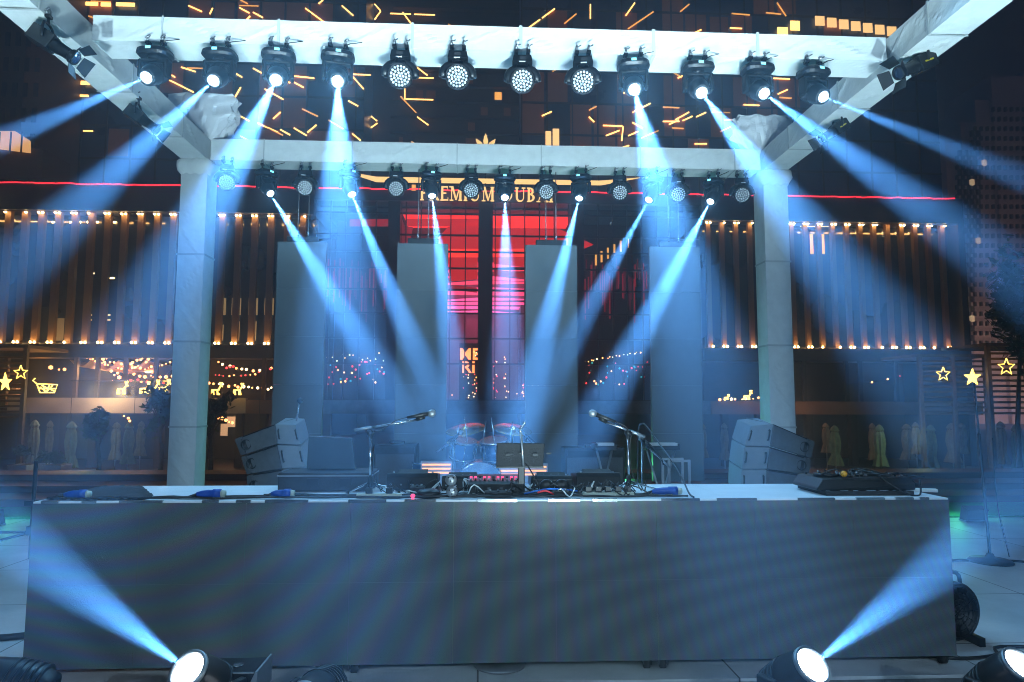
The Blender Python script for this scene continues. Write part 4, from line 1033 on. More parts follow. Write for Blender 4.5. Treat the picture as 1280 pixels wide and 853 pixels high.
# nave side walls and glowing ceiling panels
NX0, NX1 = P(497,300,YM).x, P(722,300,YM).x
redwall = pbr('dark_red_wall', (.36,.10,.14), .4, var=.2, scale=.4)
for x, s_ in ((NX0-.2,-1),(NX1+.2,1)): mb((min(x,x+.2*s_),YM+1.4,HZ),(max(x,x+.2*s_),YM+86,13.5),redwall,'nave_wall')
mb((NX0,YM+86,HZ),(NX1,YM+86.3,13.5),redwall,'nave_end_wall')
mb((HX0,YM+1.3,13.5),(HX1,YM+86,13.6),'mullion','hall_roof')
ycur = YM+1.6; k = 0; rr = random.Random(5)
while ycur < YM+70:
    t = (ycur-YM)/60
    c = (1, .018+.10*min(1,t*1.1), .012+.50*min(1, max(0,t-.12)*1.1))
    m_ = emi('nave_panel', c, 2.0 if t < .5 else 2.6)
    ln = 2.2+ycur*.03 if t < .12 else 1.5+t*1.2
    zc0 = 13.3-(1.0 if k % 2 else 0); sk = rr.uniform(-.9,.9)
    b = MB(); xm = (NX0+NX1)/2
    for xs, xe, d1, d2 in ((NX0+.1,xm-.1,sk,0),(xm+.1,NX1-.1,0,-sk)):
        b = MB(); b.poly([(xs,ycur+d1,zc0-abs(d1)*.4),(xe,ycur+d2,zc0-abs(d2)*.4),(xe,ycur+d2+ln,zc0+.0),(xs,ycur+d1+ln,zc0)],(0,0,.06),m_); b.build('glowing_ceiling_panel', mall)
    if k in (1, 4): mb((NX0,ycur+ln+.1,12.9),(NX1,ycur+ln+.35,13.1),'mullion','nave_beam')
    ycur += ln+1.0+t*.6; k += 1
# upright red screens at the front of the nave, just behind the glass
redp = emi('red_backlit_cloth', (1,.020,.015), .85)
redp2 = emi('red_backlit_cloth_dim', (.8,.02,.03), .55)
def qd(pp, m, name='red_panel', Y=YM+1.9, th=.05):
    return MB().poly([P(x, y, Y) for x, y in pp], (0,th,0), m).build(name, mall)
qd([(437,274),(486,274),(486,283),(437,283)], redp2); qd([(507,274),(600,274),(600,283),(507,283)], redp)
qd([(507,284),(516,284),(512,306),(507,306)], redp2)
qd([(560,284),(598,276),(598,311),(552,311),(540,306)], redp); qd([(616,286),(700,287),(722,296),(722,311),(616,311)], redp)
qd([(725,298),(742,306),(725,313)], redp)
qd([(560,322),(597,322),(597,349),(562,352)], redp); qd([(617,322),(657,322),(657,334),(617,330)], redp); qd([(617,337),(657,342),(657,347),(617,345)], redp2)
qd([(562,356),(596,360),(596,366),(562,362)], redp2)
# gold edge lines running into the nave
for x, y0, y1, z in ((NX0+.15,YM+16,YM+50,7.2),(NX1-.15,YM+10,YM+50,8.0),(NX0+.15,YM+20,YM+48,3.4),(NX1-.15,YM+8,YM+52,3.6)):
    mb((x-.06,y0,z),(x+.06,y1,z+.12),'gold','nave_light_line')
bl = MB(); rr = random.Random(8)
for i in range(110):
    y = YM+rr.uniform(6,52); s_ = rr.choice((-1,1)); x = (NX0+.3+rr.uniform(0,.6)) if s_ < 0 else (NX1-.3-rr.uniform(0,.6))
    bl.ball((x,y,HZ+.4+rr.uniform(0,1.5)),.09,M[rr.choice(['bulb','bulb','bulbred'])],3)
tag(bl.build('string_lights'),'rows of warm bulbs along both sides of the red nave','string lights','string lights around the entrance')
# side bays of the entrance: red glass reflections put in as glowing strips, and coloured bulbs
streak = emi('red_reflection', (1,.05,.08), .30); streak2 = emi('dim_red_reflection', (.7,.04,.10), .12)
rr = random.Random(21)
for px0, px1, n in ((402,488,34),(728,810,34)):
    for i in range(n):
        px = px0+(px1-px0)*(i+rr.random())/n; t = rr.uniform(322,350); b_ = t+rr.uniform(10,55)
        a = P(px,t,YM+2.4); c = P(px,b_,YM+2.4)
        mb((a.x-.035,YM+2.4,c.z),(a.x+.035,YM+2.44,a.z),streak if rr.random() < .4 else streak2,'reflection_streak')
for a, b_ in ((402,488),(728,810)):
    mb((P(a,300,YM).x,YM+4.2,HZ),(P(b_,300,YM).x,YM+4.4,13.4),redwall if False else 'darkwall','bay_wall')
for px, m_ in ((752,'goldsoft'),(760,'goldsoft'),(768,'goldsoft'),(776,'goldsoft'),(745,'goldsoft'),(785,'goldsoft')):
    a = P(px,300+ (785-px)*.55,YM+2); mb((a.x-.06,YM+2,a.z-.5),(a.x+.06,YM+2.05,a.z+.2),m_,'small_gold_light')
def bulbs(px0, px1, py0, py1, n, mats, Y, r, label, sag=0, sd=1, name='string_lights', wire=True):
    rr_ = random.Random(sd); b = MB(); last = None
    for i in range(n):
        px = px0+(px1-px0)*i/max(1,n-1)+rr_.uniform(-2,2); py = rr_.uniform(py0,py1) if not sag else py0+(py1-py0)*i/max(1,n-1)+sag*math.sin(math.pi*((i*.5) % 1))
        p = P(px,py,Y+rr_.uniform(-.3,.3)); b.ball(p,r*rr_.uniform(.7,1.2),M[rr_.choice(mats)],3)
        if last is not None and wire: b.cyl(last,p,.012,M['cable'],4)
        last = p
    return tag(b.build(name), label, 'string lights', 'string lights around the entrance')
bulbs(408,486,452,482,34,['bulbred','bulbred','bulbcyan','bulb'],YM+2.2,.065,'red and teal bulbs behind the glass left of the hall',sd=2)
bulbs(730,808,452,482,34,['bulbred','bulbred','bulbcyan','bulb'],YM+2.2,.065,'red and teal bulbs behind the glass right of the hall',sd=3)
bulbs(406,486,441,452,16,['bulb','bulbwhite'],YM+2.0,.05,'thin garland of small bulbs above the red bulbs, left bay',sd=4)
bulbs(730,800,452,440,18,['bulb','bulbwhite'],YM+2.0,.05,'thin rising garland of small bulbs, right bay',1,sd=5)
# neon letters in the hall
def text(body, size, m, name, par, loc, ext=.04, spacing=1.0, align='CENTER', bold=.0):
    c = bpy.data.curves.new(name, 'FONT'); c.body = body; c.size = size; c.extrude = ext; c.align_x = align; c.space_character = spacing; c.offset = bold
    t = bpy.data.objects.new('tmp', c); COL.objects.link(t); bpy.context.view_layer.update()
    me = bpy.data.meshes.new_from_object(t); bpy.data.objects.remove(t)
    me.materials.clear(); me.materials.append(m)
    rot = Matrix.Rotation(R(90), 4, 'X'); me.transform(rot); me.transform(Matrix.Translation(loc))
    o = bpy.data.objects.new(name, me); COL.objects.link(o)
    if par is not None: o.parent = par; o.matrix_parent_inverse = root_matrix(par).inverted()
    return o
neon = emi('neon_letters', (1,.20,.05), 4.5)
A = P(588,449,YM+3); sz = 1.05
ns = thing('neon_sign', (A.x,YM+3,HZ), 'glowing red orange neon letters inside the hall beside the dark pier', 'sign')
text('ME', sz*.95, neon, 'lettering', ns, (A.x-.05,YM+3,A.z-.02), .03, 1.05, bold=.02); text('RI', sz*.95, neon, 'lettering', ns, (A.x-.12,YM+3,A.z-.85), .03, 1.05, bold=.02)
mb((A.x-.7,YM+3.06,HZ),(A.x+.8,YM+3.1,A.z+1.0),'mullion','sign_back', ns)
dots = MB(); rr = random.Random(6)
for i in range(70):
    px, py = rr.choice([(rr.uniform(577,600),rr.uniform(468,497)),(rr.uniform(592,600),rr.uniform(440,498)),(rr.uniform(617,622),rr.uniform(440,498)),(rr.uniform(630,632),rr.uniform(440,490)),(rr.uniform(560,722),rr.uniform(488,499))])
    dots.ball(P(px,py,YM+2.6),.045,M[rr.choice(['bulb','bulbred','bulbwhite'])],3)
tag(dots.build('string_lights'),'small scattered bulbs at the foot of the red hall','string lights','string lights around the entrance')

# gold sign over the entrance: canopy line, lotus emblem, letters
sgn = thing('entrance_sign', (P(608,245,YM).x,YM,13.5), 'gold lettered sign with a lotus emblem over the entrance', 'sign')
A = P(525,250,YM-.25); B = P(692,253,YM-.25)
TH, TN = .17, .07       # thick and thin strokes, in letter heights
def arc(cx, cy_, rx, ry, a0, a1, n=10): return [(cx+rx*math.cos(R(a0+(a1-a0)*i/n)), cy_+ry*math.sin(R(a0+(a1-a0)*i/n))) for i in range(n+1)]
def band_(o, i_): return [o[k:k+2]+i_[k:k+2][::-1] for k in range(len(o)-1)]
def bowl(x, y0, y1, w_, t): 
    cy_ = (y0+y1)/2; ry = (y1-y0)/2
    return band_(arc(x, cy_, w_, ry, 90, -90), arc(x, cy_, w_-t, ry-TN, 90, -90))
def rc(x0, y0, x1, y1): return [(x0,y0),(x1,y0),(x1,y1),(x0,y1)]
def serif(x, y): return rc(x-.15, y, x+.15, y+TN*.8)
def stem(x, t=TH): return [rc(x-t/2,0,x+t/2,1), serif(x,0), serif(x,1-TN*.8)]
GL = {'P': (.62, stem(.15)+bowl(.2,.45,1,.42,TH)), 'R': (.74, stem(.15)+bowl(.2,.48,1,.40,TH)+[[(.30,.5),(.46,.5),(.80,0),(.60,0)]]),
 'E': (.62, stem(.15)+[rc(.15,.93,.60,1),rc(.55,.80,.60,1),rc(.15,.48,.48,.55),rc(.15,0,.64,.07),rc(.59,0,.64,.2)]),
 'M': (1.0, [rc(.12,0,.12+TN,1),serif(.15,0),rc(.78,0,.78+TH,1),serif(.86,0),serif(.86,1-TN*.8),serif(.12,1-TN*.8),[(.12,1),(.30,1),(.56,.12),(.46,.05)],[(.78,1),(.86,1),(.56,.05),(.48,.05)]]),
 'I': (.34, stem(.15)), 'U': (.86, [rc(.08,.3,.08+TH,1),serif(.16,1-TN*.8),rc(.68,.3,.68+TN,1),serif(.71,1-TN*.8)]+band_(arc(.415,.32,.335,.34,180,360),arc(.455,.32,.225,.25,180,360))),
 'D': (.84, stem(.15)+bowl(.22,0,1,.55,TH)), 'B': (.70, stem(.15)+bowl(.2,.5,1,.36,TH)+bowl(.2,0,.56,.42,TH)),
 'A': (.86, [[(.40,1),(.50,1),(.86,0),(.68,0)],[(.40,1),(.44,.9),(.13,0),(.06,0)],rc(.22,.30,.66,.37),serif(.10,0),serif(.77,0)]), ' ': (.45, [])}
word = 'PREMIUM DUBAI'; hgt = .86; tot = sum(GL[c][0]+.13 for c in word)-.13; kx = (B.x-A.x)/tot; cx_ = A.x
for c in word:
    if c != ' ':
        m = MB()
        for q_, pl in enumerate(GL[c][1]): m.poly([(cx_+x*kx, YM-.25-.002*q_, A.z+y*hgt) for x, y in pl], (0,.1,0), M['signgold'])
        m.build('letter', sgn)
    cx_ += (GL[c][0]+.13)*kx
lz = P(607,225,YM-.2).z
m = MB()
m.poly([P(430,214,YM-.2),P(470,221,YM-.2),P(750,226,YM-.2),P(800,222,YM-.2),P(752,231,YM-.2),P(470,227,YM-.2)],(0,.15,0),M['signgold']); m.build('gold_band', sgn)
c0 = P(607,184,YM-.2); m = MB()
for a in (-70,-38,0,38,70):
    t_ = R(a); L_ = 1.0 if abs(a) < 10 else (.85 if abs(a) < 50 else .7); u = Vector((math.sin(t_),0,math.cos(t_))); v = Vector((u.z,0,-u.x))
    b0 = c0+u*.12-Vector((0,0,.25))
    m.poly([b0, b0+u*L_*.5+v*.15, b0+u*L_*.82+v*.07, b0+u*L_, b0+u*L_*.82-v*.07, b0+u*L_*.5-v*.15],(0,.08,0),M['signgold'])
m.build('lotus_emblem', sgn)
m = MB(); m.bb((c0.x-.05,YM-.12,14.25),(c0.x+.05,YM-.02,c0.z-.2),M['mullion']); m.build('emblem_post', sgn)
mb((-1.5+c0.x,YM-.10,14.26),(1.5+c0.x,YM+.2,14.5),'mullion','sign_base', sgn)

# ---------------- terrace level under the fins, left and right
dk0 = P(28,500,YM).x
mb((dk0,YM-1.2,1.0),(-13.0,YM-.9,1.85),'beige','parapet'); mb((-12.99,YM-1.2,1.0),(HX0,YM-.9,1.75),'brownband','parapet')
mb((HX1,YM-1.2,1.0),(XE,YM-.9,1.75),'brownband','parapet'); mb((HX0+.01,YM-1.1,1.0),(HX1-.01,YM-.9,1.75),'stage','parapet')
for x in [dk0+3.4*i for i in range(1,5)]: mb((x-.012,YM-1.215,1.0),(x+.012,YM-1.201,1.85),'mullion','panel_joint')
mb((-40,YM-.9,1.0),(XE,YM+6,1.3),'darkwall','terrace_slab')
for px in (8,95,122,157,195,350,330,1005,1058,1075,1120): 
    x = P(px,470,YM-.3).x; mb((x-.10,YM-.4,1.31),(x+.10,YM-.2,4.14),'louvre' if px < 400 else 'mullion','terrace_post')
for px in (95,157,205): pass
mb((P(100,490,YM-1).x,YM-1.15,1.86),(P(215,490,YM-1).x,YM-1.12,2.75),'glass','balustrade_glass')
mb((P(90,490,YM-1).x,YM-1.17,2.76),(P(215,490,YM-1).x,YM-1.10,2.82),'chrome','handrail')
# ground level columns
for px in (30,82,118,200,300,330,905,948,1010,1065): 
    x = P(px,550,YM+.5).x; mb((x-.2,YM+.2,GZ),(x+.2,YM+.6,.99),'darkwall','ground_column')
shopw = emi('shop_window', (1,.62,.34), .5)
for a in ((284,521,300,534),(276,530,284,545)): 
    p0, p1 = P(a[0],a[1],YM+3), P(a[2],a[3],YM+3); mb((p0.x,YM+3,p1.z),(p1.x,YM+3.05,p0.z),shopw,'shop_window')
# swags of pale fabric glowing over the left terrace
swag = pbr('warm_fabric', (.75,.5,.3), .8, var=.1)
for i, (a, b_, dz) in enumerate(((98,124,.0),(124,158,.0),(158,190,.05))):
    x0, x1 = P(a,440,YM+1).x, P(b_,440,YM+1).x; n = 10; vs = []; fs = []
    for k in range(n+1):
        for j in range(4): vs.append((x0+(x1-x0)*k/n, YM+.2+j*1.3, 4.0-.55*math.sin(math.pi*k/n)*(1 if i else .7)-.05*j))
    for k in range(n):
        for j in range(3): fs.append((k*4+j,(k+1)*4+j,(k+1)*4+j+1,k*4+j+1))
    o = MB().add(vs, fs, swag, True).build('fabric_canopy'); so = o.modifiers.new('thickness','SOLIDIFY'); so.thickness = .03
    tag(o, ['warm lit fabric swag over the left terrace, leftmost','warm lit fabric swag over the left terrace, middle','warm lit fabric swag over the left terrace, nearest the column'][i], 'canopy', 'fabric swags over the terrace')
def tower_fill():  # unseen area light added to brighten the far apartment tower
    l = bpy.data.lights.new('tower_fill_light', 'AREA'); l.shape = 'RECTANGLE'; l.size = 40; l.size_y = 6; l.energy = 9000; l.color = (1,.60,.48)
    o = bpy.data.objects.new('tower_fill_light', l); COL.objects.link(o); o.location = (92, 96, 0); o.rotation_euler = (R(112), 0, R(-5))
def nave_light(y, ln, e, col):
    l = bpy.data.lights.new('nave_light', 'AREA'); l.shape = 'RECTANGLE'; l.size = 4.5; l.size_y = ln; l.energy = e; l.color = col
    o = bpy.data.objects.new('nave_light', l); COL.objects.link(o); o.location = ((NX0+NX1)/2, y, 12.1)
def plamp(p, e, col=(1,.5,.18), r=.04):
    l = bpy.data.lights.new('terrace_lamp', 'POINT'); l.energy = e; l.color = col; l.shadow_soft_size = r
    o = bpy.data.objects.new('terrace_lamp', l); COL.objects.link(o); o.location = p
plamp(P(135,462,YM+2), 620); plamp(P(185,468,YM+2), 160, (1,.4,.12)); plamp(P(50,475,YM+2), 90, (1,.35,.08)); plamp(P(118,490,YM-2.6), 280, (1,.7,.38)); plamp(P(110,545,32), 50, (.75,1,.55)); plamp(P(1150,545,32), 55, (.75,1,.6)); plamp(P(1000,545,33), 25, (1,.8,.5)); plamp(P(292,526,YM+1.5), 90, (1,.5,.2))
plamp(P(1000,505,YM-3.2), 50, (1,.45,.2)); nave_light(YM+16, 8, 1400, (1,.12,.16)); nave_light(YM+38, 20, 1300, (1,.13,.34)); tower_fill(); plamp(P(20,480,34), 40, (1,.4,.15))
rr = random.Random(9)
def sw(px0,py0,px1,py1,sag,n,label,sd,mats=('bulb',),r=.07,Y=YM+.6):
    b = MB(); rr_ = random.Random(sd); last = None
    for i in range(n):
        t = i/(n-1); p = P(px0+(px1-px0)*t+rr_.uniform(-1.8,1.8), py0+(py1-py0)*t+sag*4*t*(1-t)+rr_.uniform(-1.2,1.2), Y+rr_.uniform(-.5,.5)); b.ball(p, r*rr_.uniform(.5,1.25), M[rr_.choice(mats)], 3)
        if last is not None: b.cyl(last,p,.012,M['cable'],4)
        last = p
    tag(b.build('string_lights'), label, 'string lights', 'string lights over the left terrace')
sw(124,449,188,443,9,16,'upper swag of warm bulbs under the fabric canopy',1)
sw(126,453,186,450,10,15,'second swag of warm bulbs under the fabric canopy',2)
sw(100,446,150,441,7,14,'swag of warm bulbs along the left edge of the fabric canopy',21)
sw(150,456,214,452,6,14,'warm bulbs crossing the canopy towards the column',22)
sw(268,468,338,462,5,12,'loose warm bulbs halfway down behind the left column',23,('bulb','bulbred'),.07)
sw(140,464,214,470,3,12,'row of warm bulbs at head height over the left terrace',3,r=.09)
sw(144,470,212,478,3,11,'lowest row of warm bulbs over the left terrace',4,('bulb','bulbred'),.09)
sw(63,459,82,462,1,3,'three round warm bulbs left of the fabric canopy',5,r=.10)
sw(272,452,345,458,8,11,'uneven warm bulbs between the left column and the grey screen',6,('bulb','bulbwhite','bulb'),.08)
sw(284,461,292,459,0,3,'cluster of bright red bulbs behind the left column',7,('bulbred',),.14)
sw(262,478,340,486,2,14,'low golden bulbs behind the left column',8,('bulb','bulbwhite'),.09)
sw(900,500,960,497,1,10,'low golden bulbs left of the right column',9,('bulb','bulbwhite'),.08)
sw(1058,480,1125,470,2,5,'few dim red lights right of the right column',10,('bulbred','bulb'),.08)
sw(270,520,290,528,1,6,'small warm lights under the terrace right of the left column',11,('bulb','bulbwhite'),.09)
sw(155,520,162,526,0,3,'pair of warm lights under the beige band',12,('bulb',),.09)
sw(940,515,945,520,0,2,'small warm light over the right speaker stack',13,('bulb',),.09)

# golden light figures along the terrace and stars in the pergolas
def tubefig(name, paths, Y, label, cat, r=.03, grp=None, m='gold_orn'):
    b = MB()
    for pth in paths: b.rings([P(x, y, Y) for x, y in pth], r, M[m], 5)
    return tag(b.build(name), label, cat, grp)
def star(cx, cy_, R0, Y, label, fill=False, sq=1.0):
    pts = [(cx+(R0 if k % 2 == 0 else R0*.42)*math.sin(math.pi*k/5)*sq, cy_-(R0 if k % 2 == 0 else R0*.42)*math.cos(math.pi*k/5)) for k in range(10)]
    if fill:
        o = MB().poly([P(x, y, Y) for x, y in pts], (0,.06,0), M['gold_orn']).build('star_ornament')
        tag(o, label, 'star ornament', 'lit star ornaments')
    else: tubefig('star_ornament', [pts+[pts[0]]], Y, label, 'star ornament', .022, 'lit star ornaments')
star(1179,468,9,33,'small outlined gold star, leftmost of the three at the right')
star(1216,472,11,32,'filled bright gold star between two outlined stars at the right',True)
star(1258,459,11,31,'outlined gold star nearest the right edge')
star(26,466,9,33,'outlined gold star at the left beside the slatted wall')
star(6,478,12,31,'filled gold star at the left edge',True,.7)
tubefig('sleigh_figure',[[(46,480),(50,491),(68,491),(72,481),(46,480)],[(46,480),(41,476),(44,473)],[(50,484),(58,490),(66,482)],[(54,481),(56,490)],[(62,481),(58,491)],[(48,486),(70,486)],[(52,482),(68,489)]],YM-1.6,'golden light sleigh on the left terrace','light figure')
def deer(px, py, h, Y, label):
    tubefig('deer_figure',[[(px-h*.35,py),(px-h*.3,py-h*.4),(px+h*.2,py-h*.42),(px+h*.25,py)],[(px-h*.2,py),(px-h*.22,py-h*.4)],[(px+h*.12,py),(px+h*.1,py-h*.42)],[(px+h*.2,py-h*.42),(px+h*.38,py-h*.72),(px+h*.52,py-h*.66)],[(px+h*.36,py-h*.74),(px+h*.30,py-h)],[(px+h*.40,py-h*.74),(px+h*.48,py-h)]],Y,label,'light figure',.045,'golden light animals on the terraces')
for a, l in (((152,493,16),'golden light deer on the left terrace, nearest the canopy post'),((180,492,15),'golden light deer at the middle of the left terrace'),((191,492,17),'larger golden light deer on the left terrace'),
             ((204,492,18),'golden light deer beside the left column'),((270,494,16),'golden light deer right of the left column'),((297,494,15),'golden light deer nearest the left grey screen'),
             ((908,500,7),'tiny golden deer left of the right column'),((934,500,12),'golden light deer just left of the right column')):
    deer(a[0],a[1],a[2],YM-1.6,l)
mb((P(341,479,YM-1).x,YM-.85,P(341,498,YM-1).z),(P(348,479,YM-1).x,YM-.8,P(341,479,YM-1).z),emi('red_screen',(1,.02,.05),1.2),'red_screen')

# slatted pergola walls at both sides
def pergola(x0, x1, Y, z0, z1, label):
    r_ = thing('slatted_pergola', ((x0+x1)/2,Y,GZ), label, 'pergola', 'slatted timber pergolas')
    for x in (x0, (x0+x1)/2, x1): MB().bb((x-.09,Y-.09,GZ),(x+.09,Y+.09,z1+.1),M['louvre']).build('post', r_)
    z = z0; n = 0
    while z < z1: MB().box(((x0+x1)/2,Y+.0,z),(x1-x0-.2,.05,.10),M['louvre'],Matrix.Rotation(.6,3,'X')).build('slat', r_); z += .26
    MB().bb((x0-.2,Y-.2,z1+.1),(x1+.2,Y+3,z1+.25),M['louvre']).build('roof', r_)
pergola(P(1150,470,33.6).x, P(1232,470,33.6).x, 33.6, 1.2, 3.9, 'slatted timber pergola behind the small outlined star')
pergola(P(1236,470,31.6).x, P(1330,470,31.6).x, 31.6, 1.2, 4.3, 'slatted timber pergola at the right edge')
pergola(P(-60,470,33.8).x, P(31,470,33.8).x, 33.8, .9, 4.1, 'slatted timber pergola at the left edge')

# folded parasols on the plaza
def parasol(px, top, bot, w_, Y, m, label, sd):
    a, b_ = P(px,top,Y), P(px,bot,Y); rr_ = random.Random(sd); h = a.z-b_.z
    r_ = thing('folded_parasol', (a.x,Y,GZ), label, 'parasol', 'folded parasols on the plaza')
    MB().cyl((a.x,Y,GZ),(a.x,Y,a.z),.03,M['steel'],8).build('pole', r_)
    n = 16; vs = []; fs = []; W_ = w_/FPX*Y/2
    prof = [(0,.15),(.04,.55),(.12,.9),(.16,.62),(.25,.85),(.45,.95),(.65,.8),(.72,.72),(.85,1.05),(1,1.35)]
    for t, r in prof:
        for k in range(n):
            f = 1+(.22 if k % 2 else -.12)*min(1,t*3)+rr_.uniform(-.05,.05); an = 2*math.pi*k/n
            vs.append((a.x+math.cos(an)*W_*r*f, Y+math.sin(an)*W_*r*f, a.z-h*t+.03*rr_.uniform(-1,1)*(t > .9)))
    for i in range(len(prof)-1):
        for k in range(n): k2 = (k+1) % n; fs.append((i*n+k,(i+1)*n+k,(i+1)*n+k2,i*n+k2))
    fs.append(tuple(range(n)))
    MB().add(vs, fs, M[m]).build('canopy', r_)
    MB().lathe((a.x,Y,a.z-h*.16),(0,0,1),[(-.02,W_*.66),(.04,W_*.66)],M['louvre'],12).build('tie_strap', r_)
    MB().bb((a.x-.35,Y-.35,GZ+.001),(a.x+.35,Y+.35,GZ+.12),M['darkwall']).build('base', r_)
spec = [(44,525,583,11,0,'leftmost folded parasol, dim, left of the white planters'),(63,526,578,8,1,'thin folded parasol between the white planters'),(90,527,585,12,0,'pale green folded parasol left of the green bush'),
 (146,528,575,10,1,'dim folded parasol right of the green bush'),(162,528,580,11,0,'green folded parasol under the beige band, left of the column'),(177,527,570,9,1,'dim folded parasol next to the left column'),(253,527,592,14,0,'green folded parasol just right of the left column'),
 (878,530,572,9,1,'folded parasol left of the two behind the right speaker stack'),(905,529,575,9,1,'tan folded parasol left of the right speaker stack'),(926,529,577,10,0,'green folded parasol beside the right speaker stack'),
 (1032,529,566,9,1,'short folded parasol right of the right column'),(1043,532,582,12,0,'greenish folded parasol behind the controller, left'),(1090,529,575,9,1,'folded parasol behind the controller, middle pair left'),(1099,531,583,12,0,'folded parasol behind the controller, middle pair right'),
 (1133,530,575,12,1,'wide folded parasol right of the controller'),(1144,528,568,9,1,'folded parasol close behind the wide one'),(1163,531,588,12,0,'green folded parasol under the leftmost star'),(1189,529,578,13,1,'tan folded parasol under the filled star'),
 (1202,529,567,10,1,'flared tan folded parasol beside the tan one'),(1250,527,580,12,1,'tan folded parasol near the right edge'),(1270,530,592,13,0,'green folded parasol at the right edge')]
for i, (px, t, b_, w_, g, l) in enumerate(spec): parasol(px, t, b_, w_, 34.5 if i % 2 else 36, 'parasol_tan' if g else 'parasol', l, i)
# white planters and a bush
def planter(px, Y, label, w_=.8, h=1.1):
    a = P(px,560,Y); r_ = thing('white_planter', (a.x,Y,GZ), label, 'planter', 'white planters on the plaza')
    m = MB(); m.box((a.x,Y,GZ+h/2+.001),(w_*.8,w_*.8,h),M['white'],None,1.25); m.build('pot', r_, bevel=.02)
    MB().box((a.x,Y,GZ+h+.01),(w_*.9,w_*.9,.03),M['bark']).build('soil', r_)
    leafmass((a.x,Y,GZ+h+.35),(.45,.45,.4),120,.12,'foliage',r_,px)
def leafmass(c, ext, n, s_, name, par, sd, m='leaf'):
    rr_ = random.Random(sd); b = MB(); c = Vector(c)
    cl = [Vector((rr_.gauss(0,.45)*ext[0],rr_.gauss(0,.45)*ext[1],rr_.gauss(0,.45)*ext[2])) for _ in range(max(3,n//40))]
    vs = []; fs = []
    for i in range(n):
        q0 = rr_.choice(cl); p = c+q0+Vector((rr_.gauss(0,.22)*ext[0],rr_.gauss(0,.22)*ext[1],rr_.gauss(0,.22)*ext[2]))
        u = Vector((rr_.uniform(-1,1),rr_.uniform(-1,1),rr_.uniform(-1,1))).normalized(); v = u.orthogonal().normalized(); L_ = s_*rr_.uniform(.6,1.3)
        k = len(vs); vs += [p-u*L_, p+v*L_*.4, p+u*L_, p-v*L_*.4]; fs.append((k,k+1,k+2,k+3))
    b.add(vs, fs, M[m]); return b.build(name, par)
planter(30,30,'white planter at the left edge of the plaza'); planter(54,31,'white planter between two folded parasols at the left'); planter(73,30,'white planter left of the pale green parasol')
def tree(px, pyb, pyt, pytop, Y, wpx, label, sd, n=900, name='tree', zb=GZ, ls=.16):
    b0 = P(px,pyb,Y); a = P(px,pyt,Y); t_ = P(px,pytop,Y); w_ = wpx/FPX*Y/2
    r_ = thing(name, (b0.x,Y,zb), label, 'tree', 'small trees on the plaza')
    m = MB(); m.rings([(b0.x,Y,zb),(b0.x+.05,Y,(zb+a.z)/2),(a.x,Y,a.z),(a.x,Y,(a.z+t_.z)/2)],[.12,.09,.07,.03],M['bark'],8)
    rr_ = random.Random(sd)
    for i in range(6):
        an = i*1.05; z = a.z-.2+.12*i; m.rings([(a.x,Y,z-.3),(a.x+math.cos(an)*w_*.4,Y+math.sin(an)*w_*.4,z+.3),(a.x+math.cos(an)*w_*.8,Y+math.sin(an)*w_*.8,z+.6)],[.04,.025,.01],M['bark'],5)
    m.build('trunk', r_)
    leafmass((a.x,Y,(a.z+t_.z)/2+.1),(w_*.75,w_*.75,(t_.z-a.z)*.55),n,ls,'crown',r_,sd)
tree(200,585,528,494,30,42,'thin leafy tree before the beige band, left of the column',31,700)
tree(262,590,535,498,29,46,'sparse leafy tree right of the left column, lit warm',32,800)
tree(1275,600,440,335,27,64,'dark leafy tree rising in the haze at the right edge',33,1600,ls=.22)
tree(122,590,548,522,30,34,'round green bush like tree under the beige band',34,1200)
# plaza lamps with green light
def glow(px, Y, z, e, label, col=(.1,1,.35)):
    a = P(px,600,Y); r_ = thing('green_floodlight', (a.x,Y,z), label, 'floodlight', 'green floodlights')
    m = MB(); m.box((a.x,Y,z+.10),(.3,.14,.2),M['black'],Matrix.Rotation(.3,3,'X')); m.bb((a.x-.16,Y-.05,z+.001),(a.x+.16,Y+.1,z+.02),M['steel']); m.build('housing', r_)
    MB().box((a.x,Y+.085,z+.13),(.25,.012,.15),emi('green_lens',(.1,1,.3),3),Matrix.Rotation(.3,3,'X')).build('lens', r_)
    plamp((a.x,Y+.35,z+.35), e, col, .08)
glow(1215,9.6,.0,7,'small green floodlight on the floor right of the desk',(.1,1,.5)); glow(-10,9.7,.0,3,'small green floodlight at the left end of the turf strip')
glow(470,9.30,.42,10,'small green floodlight before the raised turf, left') ; glow(790,9.30,.42,14,'small green floodlight before the raised turf, right')

# ================================================================== TOWERS
def tower(name, x0, x1, Y, z1, label, m, floors=3.6, mull=2.4, depth=18, z0=GZ, slab=None, grp='towers behind the mall'):
    r_ = thing(name, ((x0+x1)/2, Y+depth/2, z0), label, 'tower', grp)
    MB().bb((x0,Y,z0),(x1,Y+depth,z1),m).build('tower_body', r_)
    return r_
tg = pbr('tower_glass', (.03,.065,.16), .3, var=.4, scale=.12, spec=.6)  # blue raised partly to stand in for light scattered by the haze
tb = pbr('tower_brown_stone', (.10,.055,.035), .6, var=.3, scale=.2)
tw = {}
a0, a1 = P(74,100,80).x, P(456,100,80).x
tw[0] = tower('glass_tower', a0, a1, 80, 66, 'dark blue glass tower with broken gold light lines, left', tg)
b0_, b1_ = P(456,100,86).x, P(652,100,86).x
tw[1] = tower('glass_tower', b0_-2, b1_, 86, 68, 'dark recessed tower with stacked floor bands between its neighbours', tb)
c0_, c1_ = P(652,100,80).x, P(1170,100,80).x
tw[2] = tower('glass_tower', c0_, c1_, 80, 64, 'dark glass tower with gold lines and a lit row of office windows, right', tg)
